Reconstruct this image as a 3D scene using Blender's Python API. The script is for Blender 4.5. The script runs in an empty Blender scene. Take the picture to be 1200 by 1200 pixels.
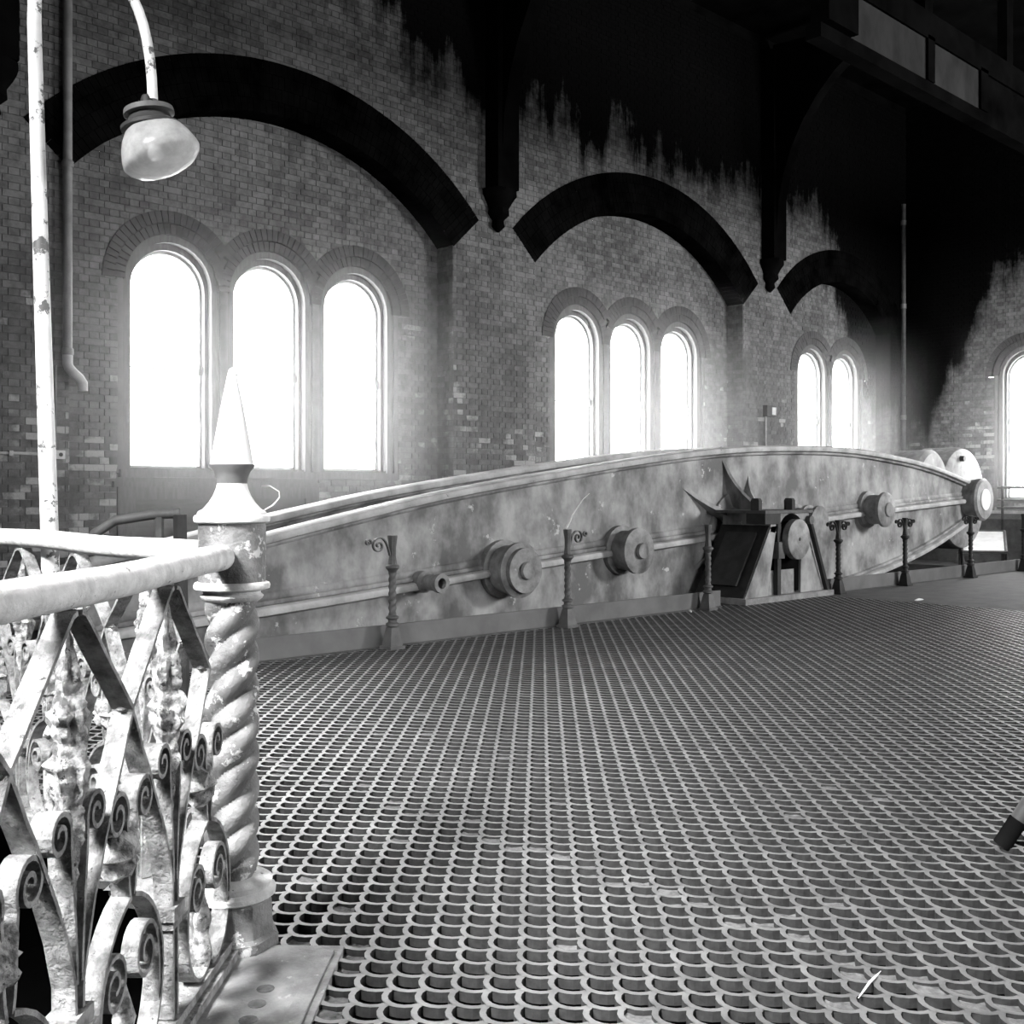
import bpy, math, random
from math import sin, cos, pi, sqrt, radians, atan2
from mathutils import Vector, Matrix, noise
random.seed(7)
SC = bpy.context.scene
COL = SC.collection

# ------------------------------------------------------------------ camera
EYE = 1.45
cam_d = bpy.data.cameras.new('camera')
cam = bpy.data.objects.new('camera', cam_d)
COL.objects.link(cam)
cam_d.sensor_width = 36.0
cam_d.lens = 36.0 * 1290 / 1200
cam_d.shift_y = -24 / 1200
cam_d.clip_start = 0.05
cam_d.clip_end = 200
cam.location = (0, 0, EYE)
cam.rotation_euler = (pi / 2, 0, radians(-43.5))
SC.camera = cam

# ------------------------------------------------------------------ view, world, lights
SC.view_settings.view_transform = 'Standard'
SC.view_settings.look = 'None'
SC.view_settings.gamma = 1.0
SC.view_settings.use_curve_mapping = False
SC.view_settings.exposure = 0.0
try:
    SC.cycles.use_denoising = True
    SC.cycles.max_bounces = 5
    SC.cycles.diffuse_bounces = 3
    SC.cycles.glossy_bounces = 2
    SC.cycles.transparent_max_bounces = 8
    SC.cycles.sample_clamp_indirect = 4.0
    SC.cycles.caustics_reflective = False
    SC.cycles.caustics_refractive = False
except Exception:
    pass

world = bpy.data.worlds.new('overcast_sky')
SC.world = world
world.use_nodes = True
wn = world.node_tree.nodes
wn['Background'].inputs[0].default_value = (1, 1, 1, 1)
wn['Background'].inputs[1].default_value = 22.0

def area(name, loc, target, sx, sy, power, portal=False, spread=180):
    d = bpy.data.lights.new(name, 'AREA')
    d.shape = 'RECTANGLE'
    d.size = sx
    d.size_y = sy
    d.energy = power
    d.spread = radians(spread)
    o = bpy.data.objects.new(name, d)
    COL.objects.link(o)
    o.location = loc
    o.rotation_euler = (Vector(target) - Vector(loc)).to_track_quat('-Z', 'Y').to_euler()
    if portal:
        d.cycles.is_portal = True
    return o

# daylight from the unseen window bays behind the photographer, beside an added west fill
area('foreground_fill_west', (-5.6, 1.5, 7.4), (0.9, 3.6, 0.3), 4.0, 2.8, 700, spread=50)  # added fill, spread narrowed so it reaches only the foreground
area('daylight_bay_east', (19.0, -4.6, 5.0), (11.0, 9.5, 1.0), 3.4, 2.6, 2500)
area('daylight_bay_front', (8.0, -4.6, 3.0), (6.0, 11.0, 1.2), 4.5, 2.6, 480)

# room dimensions -------------------------------------------------------
WY = 11.5            # face of the long window wall
RY = WY + 0.34       # face of its arched recesses
XE = 22.75           # face of the end wall
XW, YF, ZC, ZP = -6.0, -5.0, 9.8, -3.2
# bays: centre, half width, spring, rise
BAYS = []
for xc, hw in ((7.17, 2.63), (14.0, 2.63), (20.11, 1.94)):
    rise = hw * 1.14 / 2.63
    R = (hw * hw + rise * rise) / (2 * rise)
    zs = 4.81
    BAYS.append(dict(xc=xc, hw=hw, zs=zs, R=R, zc=zs + rise - R, Ro=R + 0.63))
WINX = [(5.876, 0), (7.165, 0), (8.455, 0), (12.69, 1), (13.98, 1), (15.27, 1), (19.55, 2), (20.84, 2)]
ENDW = [8.92, 7.63]
ZSILL, ZSPR, GHW = 1.70, 3.77, 0.43
for (wx, b) in WINX:
    area('window_daylight', (wx, RY + 0.62, 2.95), (wx, 0, 2.95), 0.9, 2.5, 1, True)
for wy in ENDW:
    area('window_daylight', (XE + 0.45, wy, 2.95), (0, wy, 2.95), 0.9, 2.5, 1, True)

# ------------------------------------------------------------------ materials
def newmat(name):
    m = bpy.data.materials.new(name)
    m.use_nodes = True
    nt = m.node_tree
    b = nt.nodes['Principled BSDF']
    return m, nt, b

def N(nt, t, **kw):
    n = nt.nodes.new(t)
    for k, v in kw.items():
        if k in n.inputs:
            n.inputs[k].default_value = v
        else:
            setattr(n, k, v)
    return n

def ramp(nt, fac, stops):
    r = nt.nodes.new('ShaderNodeValToRGB')
    el = r.color_ramp.elements
    while len(el) < len(stops):
        el.new(0.5)
    for e, (p, g) in zip(el, stops):
        e.position = p
        e.color = (g, g, g, 1)
    nt.links.new(fac, r.inputs[0])
    return r.outputs[0]

def mth(nt, op, a, b=None, clamp=False):
    m = nt.nodes.new('ShaderNodeMath')
    m.operation = op
    m.use_clamp = clamp
    for i, v in enumerate((a, b)):
        if v is None:
            continue
        if isinstance(v, (int, float)):
            m.inputs[i].default_value = v
        else:
            nt.links.new(v, m.inputs[i])
    return m.outputs[0]

def coords(nt, scale=(1, 1, 1), world_space=False):
    mp = nt.nodes.new('ShaderNodeMapping')
    mp.inputs['Scale'].default_value = scale
    if world_space:
        g = nt.nodes.new('ShaderNodeNewGeometry')
        nt.links.new(g.outputs['Position'], mp.inputs[0])
    else:
        t = nt.nodes.new('ShaderNodeTexCoord')
        nt.links.new(t.outputs['Object'], mp.inputs[0])
    return mp.outputs[0]

def noise_fac(nt, vec, scale, detail=4.0, rough=0.6):
    n = nt.nodes.new('ShaderNodeTexNoise')
    n.inputs['Scale'].default_value = scale
    n.inputs['Detail'].default_value = detail
    n.inputs['Roughness'].default_value = rough
    nt.links.new(vec, n.inputs['Vector'])
    return n.outputs['Fac']

def bump(nt, b, h, strength, dist=0.01):
    bp = nt.nodes.new('ShaderNodeBump')
    bp.inputs['Strength'].default_value = strength
    bp.inputs['Distance'].default_value = dist
    nt.links.new(h, bp.inputs['Height'])
    nt.links.new(bp.outputs[0], b.inputs['Normal'])

def mottled(name, lo, hi, scale=3.0, rough=0.6, metallic=0.0, bmp=0.3, stretch=(1, 1, 1), spot=None, bscale=25, ws=True, p0=0.32, p1=0.68):
    """lo..hi grey mottling, optional dark or pale spots (grey, threshold, scale)"""
    m, nt, b = newmat(name)
    v = coords(nt, stretch, ws)
    f = noise_fac(nt, v, scale)
    c = ramp(nt, f, ((p0, lo), (p1, hi)))
    if spot:
        g, th, ss = spot
        f2 = noise_fac(nt, coords(nt, (1, 1, 1), ws), ss, 6.0, 0.7)
        msk = ramp(nt, f2, ((th, 0.0), (th + 0.035, 1.0)))
        mx = nt.nodes.new('ShaderNodeMix')
        mx.data_type = 'RGBA'
        nt.links.new(msk, mx.inputs[0])
        nt.links.new(c, mx.inputs[6])
        mx.inputs[7].default_value = (g, g, g, 1)
        c = mx.outputs[2]
    nt.links.new(c, b.inputs['Base Color'])
    b.inputs['Roughness'].default_value = rough
    b.inputs['Metallic'].default_value = metallic
    if hi < 0.02:
        b.inputs['Specular IOR Level'].default_value = 0.0
    if bmp:
        bump(nt, b, noise_fac(nt, coords(nt, (1, 1, 1), ws), bscale, 5.0, 0.65), bmp, 0.012)
    return m

def brick_mat(name, lo, hi, near_black=True):
    m, nt, b = newmat(name)
    at = nt.nodes.new('ShaderNodeAttribute')
    at.attribute_name = 'rnd'
    oi = nt.nodes.new('ShaderNodeObjectInfo')
    r = mth(nt, 'FRACT', mth(nt, 'ADD', at.outputs['Fac'], oi.outputs['Random']))
    v = coords(nt, (1, 1, 1), True)
    nz = noise_fac(nt, v, 9.0, 6.0, 0.7)
    big = noise_fac(nt, v, 0.9, 4.0, 0.6)
    s = mth(nt, 'ADD', mth(nt, 'MULTIPLY', r, 0.17), mth(nt, 'MULTIPLY', nz, 0.83))
    s = mth(nt, 'ADD', s, mth(nt, 'MULTIPLY', mth(nt, 'SUBTRACT', big, 0.5), 0.55))
    c = ramp(nt, s, ((0.12, lo * 0.45), (0.4, lo), (0.62, (lo + hi) / 2), (0.9, hi)))
    # lime-washed and scuffed bricks low on the wall
    pz = nt.nodes.new('ShaderNodeSeparateXYZ')
    nt.links.new(v, pz.inputs[0])
    pn = noise_fac(nt, v, 1.3, 5.0, 0.7)
    pm = mth(nt, 'ADD', mth(nt, 'MULTIPLY', r, 0.30), pn)
    pm = mth(nt, 'SUBTRACT', pm, mth(nt, 'MULTIPLY', mth(nt, 'MAXIMUM', mth(nt, 'SUBTRACT', pz.outputs[2], 2.2), 0.0), 0.12))
    pmask = ramp(nt, pm, ((0.74, 0.0), (0.82, 0.8)))
    pmx = nt.nodes.new('ShaderNodeMix')
    pmx.data_type = 'RGBA'
    nt.links.new(pmask, pmx.inputs[0])
    nt.links.new(c, pmx.inputs[6])
    pmx.inputs[7].default_value = (hi * 1.7, hi * 1.7, hi * 1.7, 1)
    c = pmx.outputs[2]
    if near_black:
        # painted roof and gallery shade, edged with sooty streaks, deepest in the far corner
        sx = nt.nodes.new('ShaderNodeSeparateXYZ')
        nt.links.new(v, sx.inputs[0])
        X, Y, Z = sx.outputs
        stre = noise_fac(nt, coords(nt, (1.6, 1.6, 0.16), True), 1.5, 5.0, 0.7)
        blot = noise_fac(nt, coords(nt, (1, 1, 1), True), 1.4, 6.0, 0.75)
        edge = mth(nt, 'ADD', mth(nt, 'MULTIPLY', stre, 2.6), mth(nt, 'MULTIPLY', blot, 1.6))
        lim = nt.nodes.new('ShaderNodeMapRange')          # line of the painted shade along the wall
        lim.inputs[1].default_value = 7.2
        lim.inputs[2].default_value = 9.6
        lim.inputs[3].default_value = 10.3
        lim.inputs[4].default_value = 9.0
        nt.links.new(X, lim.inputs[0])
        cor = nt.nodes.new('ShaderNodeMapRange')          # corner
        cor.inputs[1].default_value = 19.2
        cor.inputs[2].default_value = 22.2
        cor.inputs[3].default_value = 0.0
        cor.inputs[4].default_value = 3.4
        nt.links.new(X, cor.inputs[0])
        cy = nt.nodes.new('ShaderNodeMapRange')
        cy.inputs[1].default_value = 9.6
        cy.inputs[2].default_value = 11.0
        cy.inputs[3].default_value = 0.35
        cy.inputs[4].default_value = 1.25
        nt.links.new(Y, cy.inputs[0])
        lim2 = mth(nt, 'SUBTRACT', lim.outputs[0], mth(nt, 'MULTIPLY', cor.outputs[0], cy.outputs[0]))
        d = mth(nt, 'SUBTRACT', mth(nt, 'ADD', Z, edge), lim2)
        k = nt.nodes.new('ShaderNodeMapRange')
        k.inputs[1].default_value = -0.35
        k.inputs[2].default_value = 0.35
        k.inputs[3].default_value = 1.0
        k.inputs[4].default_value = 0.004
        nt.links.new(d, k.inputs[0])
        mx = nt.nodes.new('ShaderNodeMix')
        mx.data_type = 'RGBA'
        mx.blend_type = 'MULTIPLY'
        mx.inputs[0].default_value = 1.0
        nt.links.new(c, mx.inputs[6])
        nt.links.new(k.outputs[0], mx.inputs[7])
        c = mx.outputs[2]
    nt.links.new(c, b.inputs['Base Color'])
    b.inputs['Roughness'].default_value = 0.85
    b.inputs['Specular IOR Level'].default_value = 0.08
    bump(nt, b, nz, 0.5, 0.012)
    return m

M = {}
M['brick'] = brick_mat('shaded_sooty_brick', 0.115, 0.31)
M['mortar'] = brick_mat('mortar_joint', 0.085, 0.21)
M['black_brick'] = mottled('black_glazed_brick', 0.001, 0.006, 3.0, 0.8, 0, 0.3)
M['hood_brick'] = mottled('dark_hood_brick', 0.03, 0.065, 6.0, 0.8, 0, 0.4)
M['stone'] = mottled('grey_painted_stone', 0.10, 0.17, 5.0, 0.7, 0, 0.2)
M['timber'] = mottled('grey_painted_timber', 0.06, 0.12, 8.0, 0.55, 0, 0.2, (4, 4, 0.6))
M['timber_dark'] = mottled('worn_dark_timber', 0.05, 0.10, 6.0, 0.6, 0, 0.2, (0.6, 4, 4))
M['sash'] = mottled('pale_sash_paint', 0.35, 0.6, 8.0, 0.5, 0, 0.1)
M['beam_iron'] = mottled('grey_painted_beam_iron', 0.13, 0.44, 2.6, 0.6, 0.0, 0.3, (1, 1, 0.7), (0.55, 0.64, 4.1), 25, True, 0.36, 0.66)
M['beam_pale'] = mottled('pale_flange_paint', 0.30, 0.62, 3.0, 0.6, 0.0, 0.35, (1, 1, 1), (0.10, 0.66, 16))
M['boss_iron'] = mottled('boss_iron', 0.15, 0.34, 7.0, 0.55, 0.0, 0.35, (1, 1, 1), (0.40, 0.66, 9))
M['dark_iron'] = mottled('dark_iron', 0.012, 0.035, 6.0, 0.65, 0.0, 0.2)
M['mid_iron'] = mottled('mid_grey_iron', 0.06, 0.13, 6.0, 0.6, 0.0, 0.3)
M['flank'] = mottled('shaded_flank_iron', 0.03, 0.06, 6.0, 0.6, 0.0, 0.3)  # shade of the pedestal's left side put into the colour
M['curb'] = mottled('curb_iron', 0.10, 0.17, 2.2, 0.6, 0.0, 0.2)
M['rail_white'] = mottled('chipped_white_rail_paint', 0.5, 0.85, 14.0, 0.45, 0, 0.5, (1, 1, 1), (0.12, 0.64, 24), 60)
M['rail_paint'] = mottled('flaking_grey_white_paint', 0.12, 0.40, 18.0, 0.6, 0, 1.0, (1, 1, 1), (0.09, 0.62, 38), 70, True, 0.36, 0.66)
M['post_paint'] = mottled('worn_post_paint', 0.08, 0.24, 7.0, 0.45, 0, 0.7, (1, 1, 1), (0.66, 0.58, 13), 55)
M['post_white'] = mottled('white_post_paint', 0.5, 0.85, 8.0, 0.5, 0, 0.4, (1, 1, 1), (0.15, 0.66, 22), 40)
M['leaf_paint'] = mottled('rough_leaf_paint', 0.11, 0.55, 30.0, 0.65, 0, 1.0, (1, 1, 1), (0.05, 0.60, 44), 70, True, 0.38, 0.62)
M['grate'] = mottled('cast_grating', 0.22, 0.40, 5.0, 0.50, 0.6, 0.25, (1, 1, 1), (0.5, 0.70, 14), 60)
M['hole_side'] = mottled('shaded_grimy_hole_side', 0.016, 0.04, 30.0, 0.85, 0.0, 0.3)  # grime, darkened further to stand in for the shade inside the holes
M['plate'] = mottled('smooth_floor_plate', 0.05, 0.09, 4.0, 0.75, 0.0, 0.3, (1, 1, 1), (0.14, 0.66, 9), 40)
M['border'] = mottled('pale_worn_border_plate', 0.20, 0.42, 9.0, 0.6, 0.0, 0.6, (1, 1, 1), (0.55, 0.62, 20), 60)
M['dirt'] = mottled('dirt_in_holes', 0.10, 0.22, 40.0, 0.95, 0, 0.8)
M['lamp_white'] = mottled('chipped_white_lamp_paint', 0.6, 0.85, 6.0, 0.45, 0, 0.2, (1, 1, 1), (0.10, 0.57, 9), 30)
M['pipe'] = mottled('grey_pipe_paint', 0.18, 0.30, 5.0, 0.5, 0, 0.1)
M['pale_pipe'] = mottled('pale_pipe_paint', 0.45, 0.7, 5.0, 0.5, 0, 0.1)
M['near_black'] = mottled('flat_black', 0.002, 0.006, 2.0, 0.9, 0, 0)  # plain near-black without shine, used for the roof and upper fittings
M['panel_grey'] = mottled('grey_girder_panel', 0.02, 0.045, 2.4, 0.7, 0, 0.1, (1, 1, 0.5))
M['panel_grey'].node_tree.nodes['Principled BSDF'].inputs['Specular IOR Level'].default_value = 0.02
M['white'] = mottled('white_card', 0.75, 0.9, 6.0, 0.6, 0, 0)
M['feather'] = mottled('pale_litter', 0.7, 0.9, 20.0, 0.7, 0, 0)
M['rubber'] = mottled('black_rubber', 0.006, 0.012, 6.0, 0.6, 0, 0)
M['band'] = mottled('grey_tape', 0.06, 0.08, 6.0, 0.6, 0, 0)
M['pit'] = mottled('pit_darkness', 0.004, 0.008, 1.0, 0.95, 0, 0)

def glass_mat(name, tint, mix):
    m, nt, b = newmat(name)
    nt.nodes.remove(b)
    out = nt.nodes['Material Output']
    t = nt.nodes.new('ShaderNodeBsdfTransparent')
    t.inputs[0].default_value = (tint, tint, tint, 1)
    g = nt.nodes.new('ShaderNodeBsdfGlossy')
    g.inputs['Roughness'].default_value = 0.05
    mx = nt.nodes.new('ShaderNodeMixShader')
    mx.inputs[0].default_value = mix
    nt.links.new(t.outputs[0], mx.inputs[1])
    nt.links.new(g.outputs[0], mx.inputs[2])
    nt.links.new(mx.outputs[0], out.inputs[0])
    return m
M['glass'] = glass_mat('window_glass', 0.97, 0.05)

def shade_mat():
    m, nt, b = newmat('dusty_lamp_glass')
    out = nt.nodes['Material Output']
    f = noise_fac(nt, coords(nt, (1, 1, 1), True), 18.0, 5.0, 0.7)
    nt.links.new(ramp(nt, f, ((0.35, 0.5), (0.65, 0.85))), b.inputs['Base Color'])
    b.inputs['Roughness'].default_value = 0.25
    t = nt.nodes.new('ShaderNodeBsdfTransparent')
    tl = nt.nodes.new('ShaderNodeBsdfTranslucent')
    tl.inputs[0].default_value = (0.7, 0.7, 0.7, 1)
    m1 = nt.nodes.new('ShaderNodeMixShader')
    m1.inputs[0].default_value = 0.4
    nt.links.new(b.outputs[0], m1.inputs[1])
    nt.links.new(tl.outputs[0], m1.inputs[2])
    m2 = nt.nodes.new('ShaderNodeMixShader')
    m2.inputs[0].default_value = 0.38
    nt.links.new(m1.outputs[0], m2.inputs[1])
    nt.links.new(t.outputs[0], m2.inputs[2])
    nt.links.new(m2.outputs[0], out.inputs[0])
    return m
M['shade'] = shade_mat()

# ------------------------------------------------------------------ mesh helpers
class MB:
    def __init__(self):
        self.v, self.f, self.sm = [], [], []
    def add(self, vs, fs, smooth=False):
        o = len(self.v)
        self.v += [tuple(p) for p in vs]
        self.f += [tuple(i + o for i in f) for f in fs]
        self.sm += [smooth] * len(fs)
        return self
    def box(self, x0, x1, y0, y1, z0, z1):
        v = [(x, y, z) for z in (z0, z1) for y in (y0, y1) for x in (x0, x1)]
        return self.add(v, [(0, 2, 3, 1), (4, 5, 7, 6), (0, 1, 5, 4), (2, 6, 7, 3), (0, 4, 6, 2), (1, 3, 7, 5)])
    def prism(self, pts, a, b):
        """pts: closed loop of 3D points, extruded from pts+a to pts+b"""
        n = len(pts)
        A, B = Vector(a), Vector(b)
        v = [Vector(p) + A for p in pts] + [Vector(p) + B for p in pts]
        f = [tuple(range(n))[::-1], tuple(range(n, 2 * n))]
        f += [(i, (i + 1) % n, n + (i + 1) % n, n + i) for i in range(n)]
        return self.add(v, f)
    def lathe(self, prof, c, axis='Z', seg=20, fn=None, caps=True, smooth=True):
        """prof: list of (r, t); c: centre; axis direction of t"""
        vs = []
        for (r, t) in prof:
            for k in range(seg):
                a = 2 * pi * k / seg
                rr = r * fn(a, t) if fn else r
                x, y = rr * cos(a), rr * sin(a)
                if axis == 'Z':
                    p = (x, y, t)
                elif axis == 'Y':
                    p = (x, t, y)
                else:
                    p = (t, x, y)
                vs.append((c[0] + p[0], c[1] + p[1], c[2] + p[2]))
        fs = []
        m = len(prof)
        for j in range(m - 1):
            for k in range(seg):
                fs.append((j * seg + k, j * seg + (k + 1) % seg, (j + 1) * seg + (k + 1) % seg, (j + 1) * seg + k))
        self.add(vs, fs, smooth)
        if caps:
            o = len(self.v) - len(vs)
            for j, rev in ((0, True), (m - 1, False)):
                if prof[j][0] > 1e-4:
                    ring = [o + j * seg + k for k in range(seg)]
                    self.f.append(tuple(ring[::-1] if rev else ring))
                    self.sm.append(False)
        return self
    def tube(self, path, r, seg=10, smooth=True):
        P = [Vector(p) for p in path]
        n = len(P)
        rs = r if isinstance(r, (list, tuple)) else [r] * n
        vs, fs = [], []
        up = None
        for i in range(n):
            t = (P[min(i + 1, n - 1)] - P[max(i - 1, 0)]).normalized()
            if up is None:
                up = Vector((0, 0, 1)) if abs(t.z) < 0.9 else Vector((1, 0, 0))
            s = t.cross(up)
            if s.length < 1e-5:
                s = t.orthogonal()
            s.normalize()
            up = s.cross(t).normalized()
            for k in range(seg):
                a = 2 * pi * k / seg
                vs.append(P[i] + (s * cos(a) + up * sin(a)) * rs[i])
        for i in range(n - 1):
            for k in range(seg):
                fs.append((i * seg + k, i * seg + (k + 1) % seg, (i + 1) * seg + (k + 1) % seg, (i + 1) * seg + k))
        self.add(vs, fs, smooth)
        o = len(self.v) - len(vs)
        self.f.append(tuple(o + k for k in range(seg))[::-1]); self.sm.append(False)
        self.f.append(tuple(o + (n - 1) * seg + k for k in range(seg))); self.sm.append(False)
        return self
    def strap(self, path, width, thick, jit=0.0):
        """flat bar following a path in the (a, 0, h) plane, its width across the plane (y)"""
        n = len(path)
        vs, fs = [], []
        for i in range(n):
            a0, h0 = path[max(i - 1, 0)]
            a1, h1 = path[min(i + 1, n - 1)]
            dx, dz = a1 - a0, h1 - h0
            L = sqrt(dx * dx + dz * dz) or 1
            nx, nz = -dz / L, dx / L
            a, h = path[i]
            j = (random.random() - .5) * jit
            w = width / 2 + (random.random() - .5) * jit
            for (e, y) in ((-1, -w), (1, -w), (1, w), (-1, w)):
                vs.append((a + nx * e * thick / 2 + j * nx, y, h + nz * e * thick / 2 + j * nz))
        for i in range(n - 1):
            for k in range(4):
                fs.append((i * 4 + k, i * 4 + (k + 1) % 4, (i + 1) * 4 + (k + 1) % 4, (i + 1) * 4 + k))
        fs += [(3, 2, 1, 0), tuple((n - 1) * 4 + k for k in range(4))]
        return self.add(vs, fs)
    def xf(self, mat, start=0):
        for i in range(start, len(self.v)):
            self.v[i] = tuple(mat @ Vector(self.v[i]))
        return self
    def mesh(self, name, off=(0, 0, 0)):
        me = bpy.data.meshes.new(name)
        ox, oy, oz = off
        me.from_pydata([(x - ox, y - oy, z - oz) for x, y, z in self.v], [], self.f)
        me.polygons.foreach_set('use_smooth', self.sm)
        me.update()
        if any(self.sm):
            me.set_sharp_from_angle(angle=radians(38))
        return me
    def build(self, name, mat, parent=None):
        off = wloc(parent)
        o = bpy.data.objects.new(name, self.mesh(name, off))
        COL.objects.link(o)
        o.data.materials.append(mat)
        if parent:
            o.parent = parent
        return o

def wloc(o):
    p = Vector((0, 0, 0))
    while o:
        p += o.location
        o = o.parent
    return tuple(p)

def tag(o, label, cat, group=None):
    o['label'] = label
    o['category'] = cat
    if group:
        o['group'] = group
    return o

def thing(name, label, cat, loc=(0, 0, 0), group=None):
    o = bpy.data.objects.new(name, None)
    o.empty_display_size = 0.1
    COL.objects.link(o)
    o.location = loc
    return tag(o, label, cat, group)

def struct(name, label, loc=(0, 0, 0)):
    o = bpy.data.objects.new(name, None)
    o.empty_display_size = 0.1
    COL.objects.link(o)
    o.location = loc
    o['kind'] = 'structure'
    o['label'] = label
    return o

def copy_tree(o, parent=None):
    c = o.copy()
    COL.objects.link(c)
    c.parent = parent
    for ch in list(o.children):
        copy_tree(ch, c)
    return c

def arc(c, r, a0, a1, n):
    return [(c[0] + r * cos(radians(a0 + (a1 - a0) * i / n)), c[1] + r * sin(radians(a0 + (a1 - a0) * i / n))) for i in range(n + 1)]

def bez(p0, p1, p2, p3, n):
    out = []
    for i in range(n + 1):
        t = i / n
        u = 1 - t
        out.append(tuple(u * u * u * a + 3 * u * u * t * b + 3 * u * t * t * c + t * t * t * d for a, b, c, d in zip(p0, p1, p2, p3)))
    return out

def spiral(c, r0, r1, a0, turns, n=26):
    """from outside in; turns signed (positive counter clockwise)"""
    return [(c[0] + (r0 + (r1 - r0) * i / n) * cos(radians(a0 + 360 * turns * i / n)),
             c[1] + (r0 + (r1 - r0) * i / n) * sin(radians(a0 + 360 * turns * i / n))) for i in range(n + 1)]

# ------------------------------------------------------------------ brick walls
CH, BL, BHD, JT = 0.076, 0.228, 0.114, 0.008

class BrickSet:
    def __init__(self):
        self.v, self.f, self.r = [], [], []
        self.mv, self.mf = [], []
        self.single = []
    def run(self, P, u0, u1, z0, z1, excl, pick=None, phase=0.0):
        """P(u, z, d) -> point; excl(z) -> list of (a, b) excluded"""
        k0 = int(math.floor(z0 / CH))
        k = k0
        while k * CH < z1:
            zb, zt = k * CH, (k + 1) * CH
            zm = (zb + zt) / 2
            ex_m = sorted(excl(zm))
            free, cur = [], u0
            for a, b in ex_m:
                if a > cur:
                    free.append((cur, min(a, u1)))
                cur = max(cur, b)
            if cur < u1:
                free.append((cur, u1))
            eb, et = sorted(excl(zb + 1e-4)), sorted(excl(zt - 1e-4))
            for (fa, fb) in free:
                if fb - fa < 0.01:
                    continue
                o = len(self.mv)
                self.mv += [P(fa, zb, 0), P(fb, zb, 0), P(fb, zt, 0), P(fa, zt, 0)]
                self.mf.append((o, o + 1, o + 2, o + 3))
                L = BL if k % 2 == 0 else BHD
                off = 0.0 if k % 2 == 0 else BHD / 2
                i = int(math.floor((fa - off - phase) / L))
                while off + phase + i * L < fb:
                    a, b = off + phase + i * L + JT / 2, off + phase + (i + 1) * L - JT / 2
                    i += 1
                    ca, cb = max(a, fa), min(b, fb)
                    if cb - ca < 0.018:
                        continue
                    clipped = ca > a + 1e-6 or cb < b - 1e-6
                    d = 0.007 + random.random() * 0.005
                    if random.random() < 0.012:
                        d = 0.002
                    if pick and not clipped and pick((a + b) / 2, zm):
                        self.single.append(((a + b) / 2, zm, d, k % 2))
                        continue
                    da, db = (0, 0), (0, 0)
                    if clipped:      # slanted cut ends against an arch
                        def cut(edge, lst, s):
                            for (ea, ee) in lst:
                                q = ee if s < 0 else ea
                                if abs(q - edge) < 0.2:
                                    return q
                            return edge
                        abx, atx = (cut(ca, eb, -1), cut(ca, et, -1)) if ca > a + 1e-6 else (a, a)
                        bbx, btx = (cut(cb, eb, 1), cut(cb, et, 1)) if cb < b - 1e-6 else (b, b)
                    else:
                        abx = atx = a
                        bbx = btx = b
                    if bbx < abx or btx < atx:
                        continue
                    z_0, z_1 = zb + JT / 2, zt - JT / 2
                    o = len(self.v)
                    self.v += [P(abx, z_0, -.01), P(bbx, z_0, -.01), P(btx, z_1, -.01), P(atx, z_1, -.01),
                               P(abx, z_0, d), P(bbx, z_0, d), P(btx, z_1, d), P(atx, z_1, d)]
                    self.f += [(o + 4, o + 5, o + 6, o + 7), (o, o + 1, o + 5, o + 4), (o + 1, o + 2, o + 6, o + 5), (o + 2, o + 3, o + 7, o + 6), (o + 3, o, o + 4, o + 7)]
                    self.r.append(random.random())
            k += 1
    def build(self, parent, mat=None):
        off = wloc(parent)
        me = bpy.data.meshes.new('brickwork')
        me.from_pydata([(x - off[0], y - off[1], z - off[2]) for x, y, z in self.v], [], self.f)
        at = me.attributes.new('rnd', 'FLOAT', 'FACE')
        at.data.foreach_set('value', [q for r in self.r for q in (r,) * 5])
        o = bpy.data.objects.new('brickwork', me)
        o['kind'] = 'stuff'
        COL.objects.link(o)
        me.materials.append(mat or M['brick'])
        o.parent = parent
        mm = bpy.data.meshes.new('mortar')
        mm.from_pydata([(x - off[0], y - off[1], z - off[2]) for x, y, z in self.mv], [], self.mf)
        q = bpy.data.objects.new('mortar', mm)
        q['kind'] = 'stuff'
        COL.objects.link(q)
        mm.materials.append(M['mortar'])
        q.parent = parent

def bay_half(b, z):
    zo = b['zs'] + 0.455
    if z < b['zs']:
        return b['hw']
    if z < zo:
        return max(b['hw'], b['hw'] + (z - b['zs']) - .07)
    q = (b['Ro'] - .07) ** 2 - (z - b['zc']) ** 2
    return sqrt(q) if q > 0 else 0

def ex_front(z):
    return [(b['xc'] - h, b['xc'] + h) for b in BAYS for h in (bay_half(b, z),) if h > 0]

HOODR = 0.84
def hood_ex(centres, z, zb=ZSILL):
    out = []
    for c in centres:
        if z > 3.82:
            q = (HOODR - .06) ** 2 - (z - 3.82) ** 2
            if q > 0:
                out.append((c - sqrt(q), c + sqrt(q)))
        elif z > zb - 0.1:
            out.append((c - 0.66, c + 0.66))
    return out

wall_back = struct('wall_back', 'long sooty brick wall with painted shade over three arched window bays')
BW = BrickSet()
BW.run(lambda u, z, d: (u, WY - d, z), 2.0, XE, 0.0, 9.6, ex_front, pick=lambda u, z: u < 4.45 and 1.5 < z < 7.2)
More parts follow.
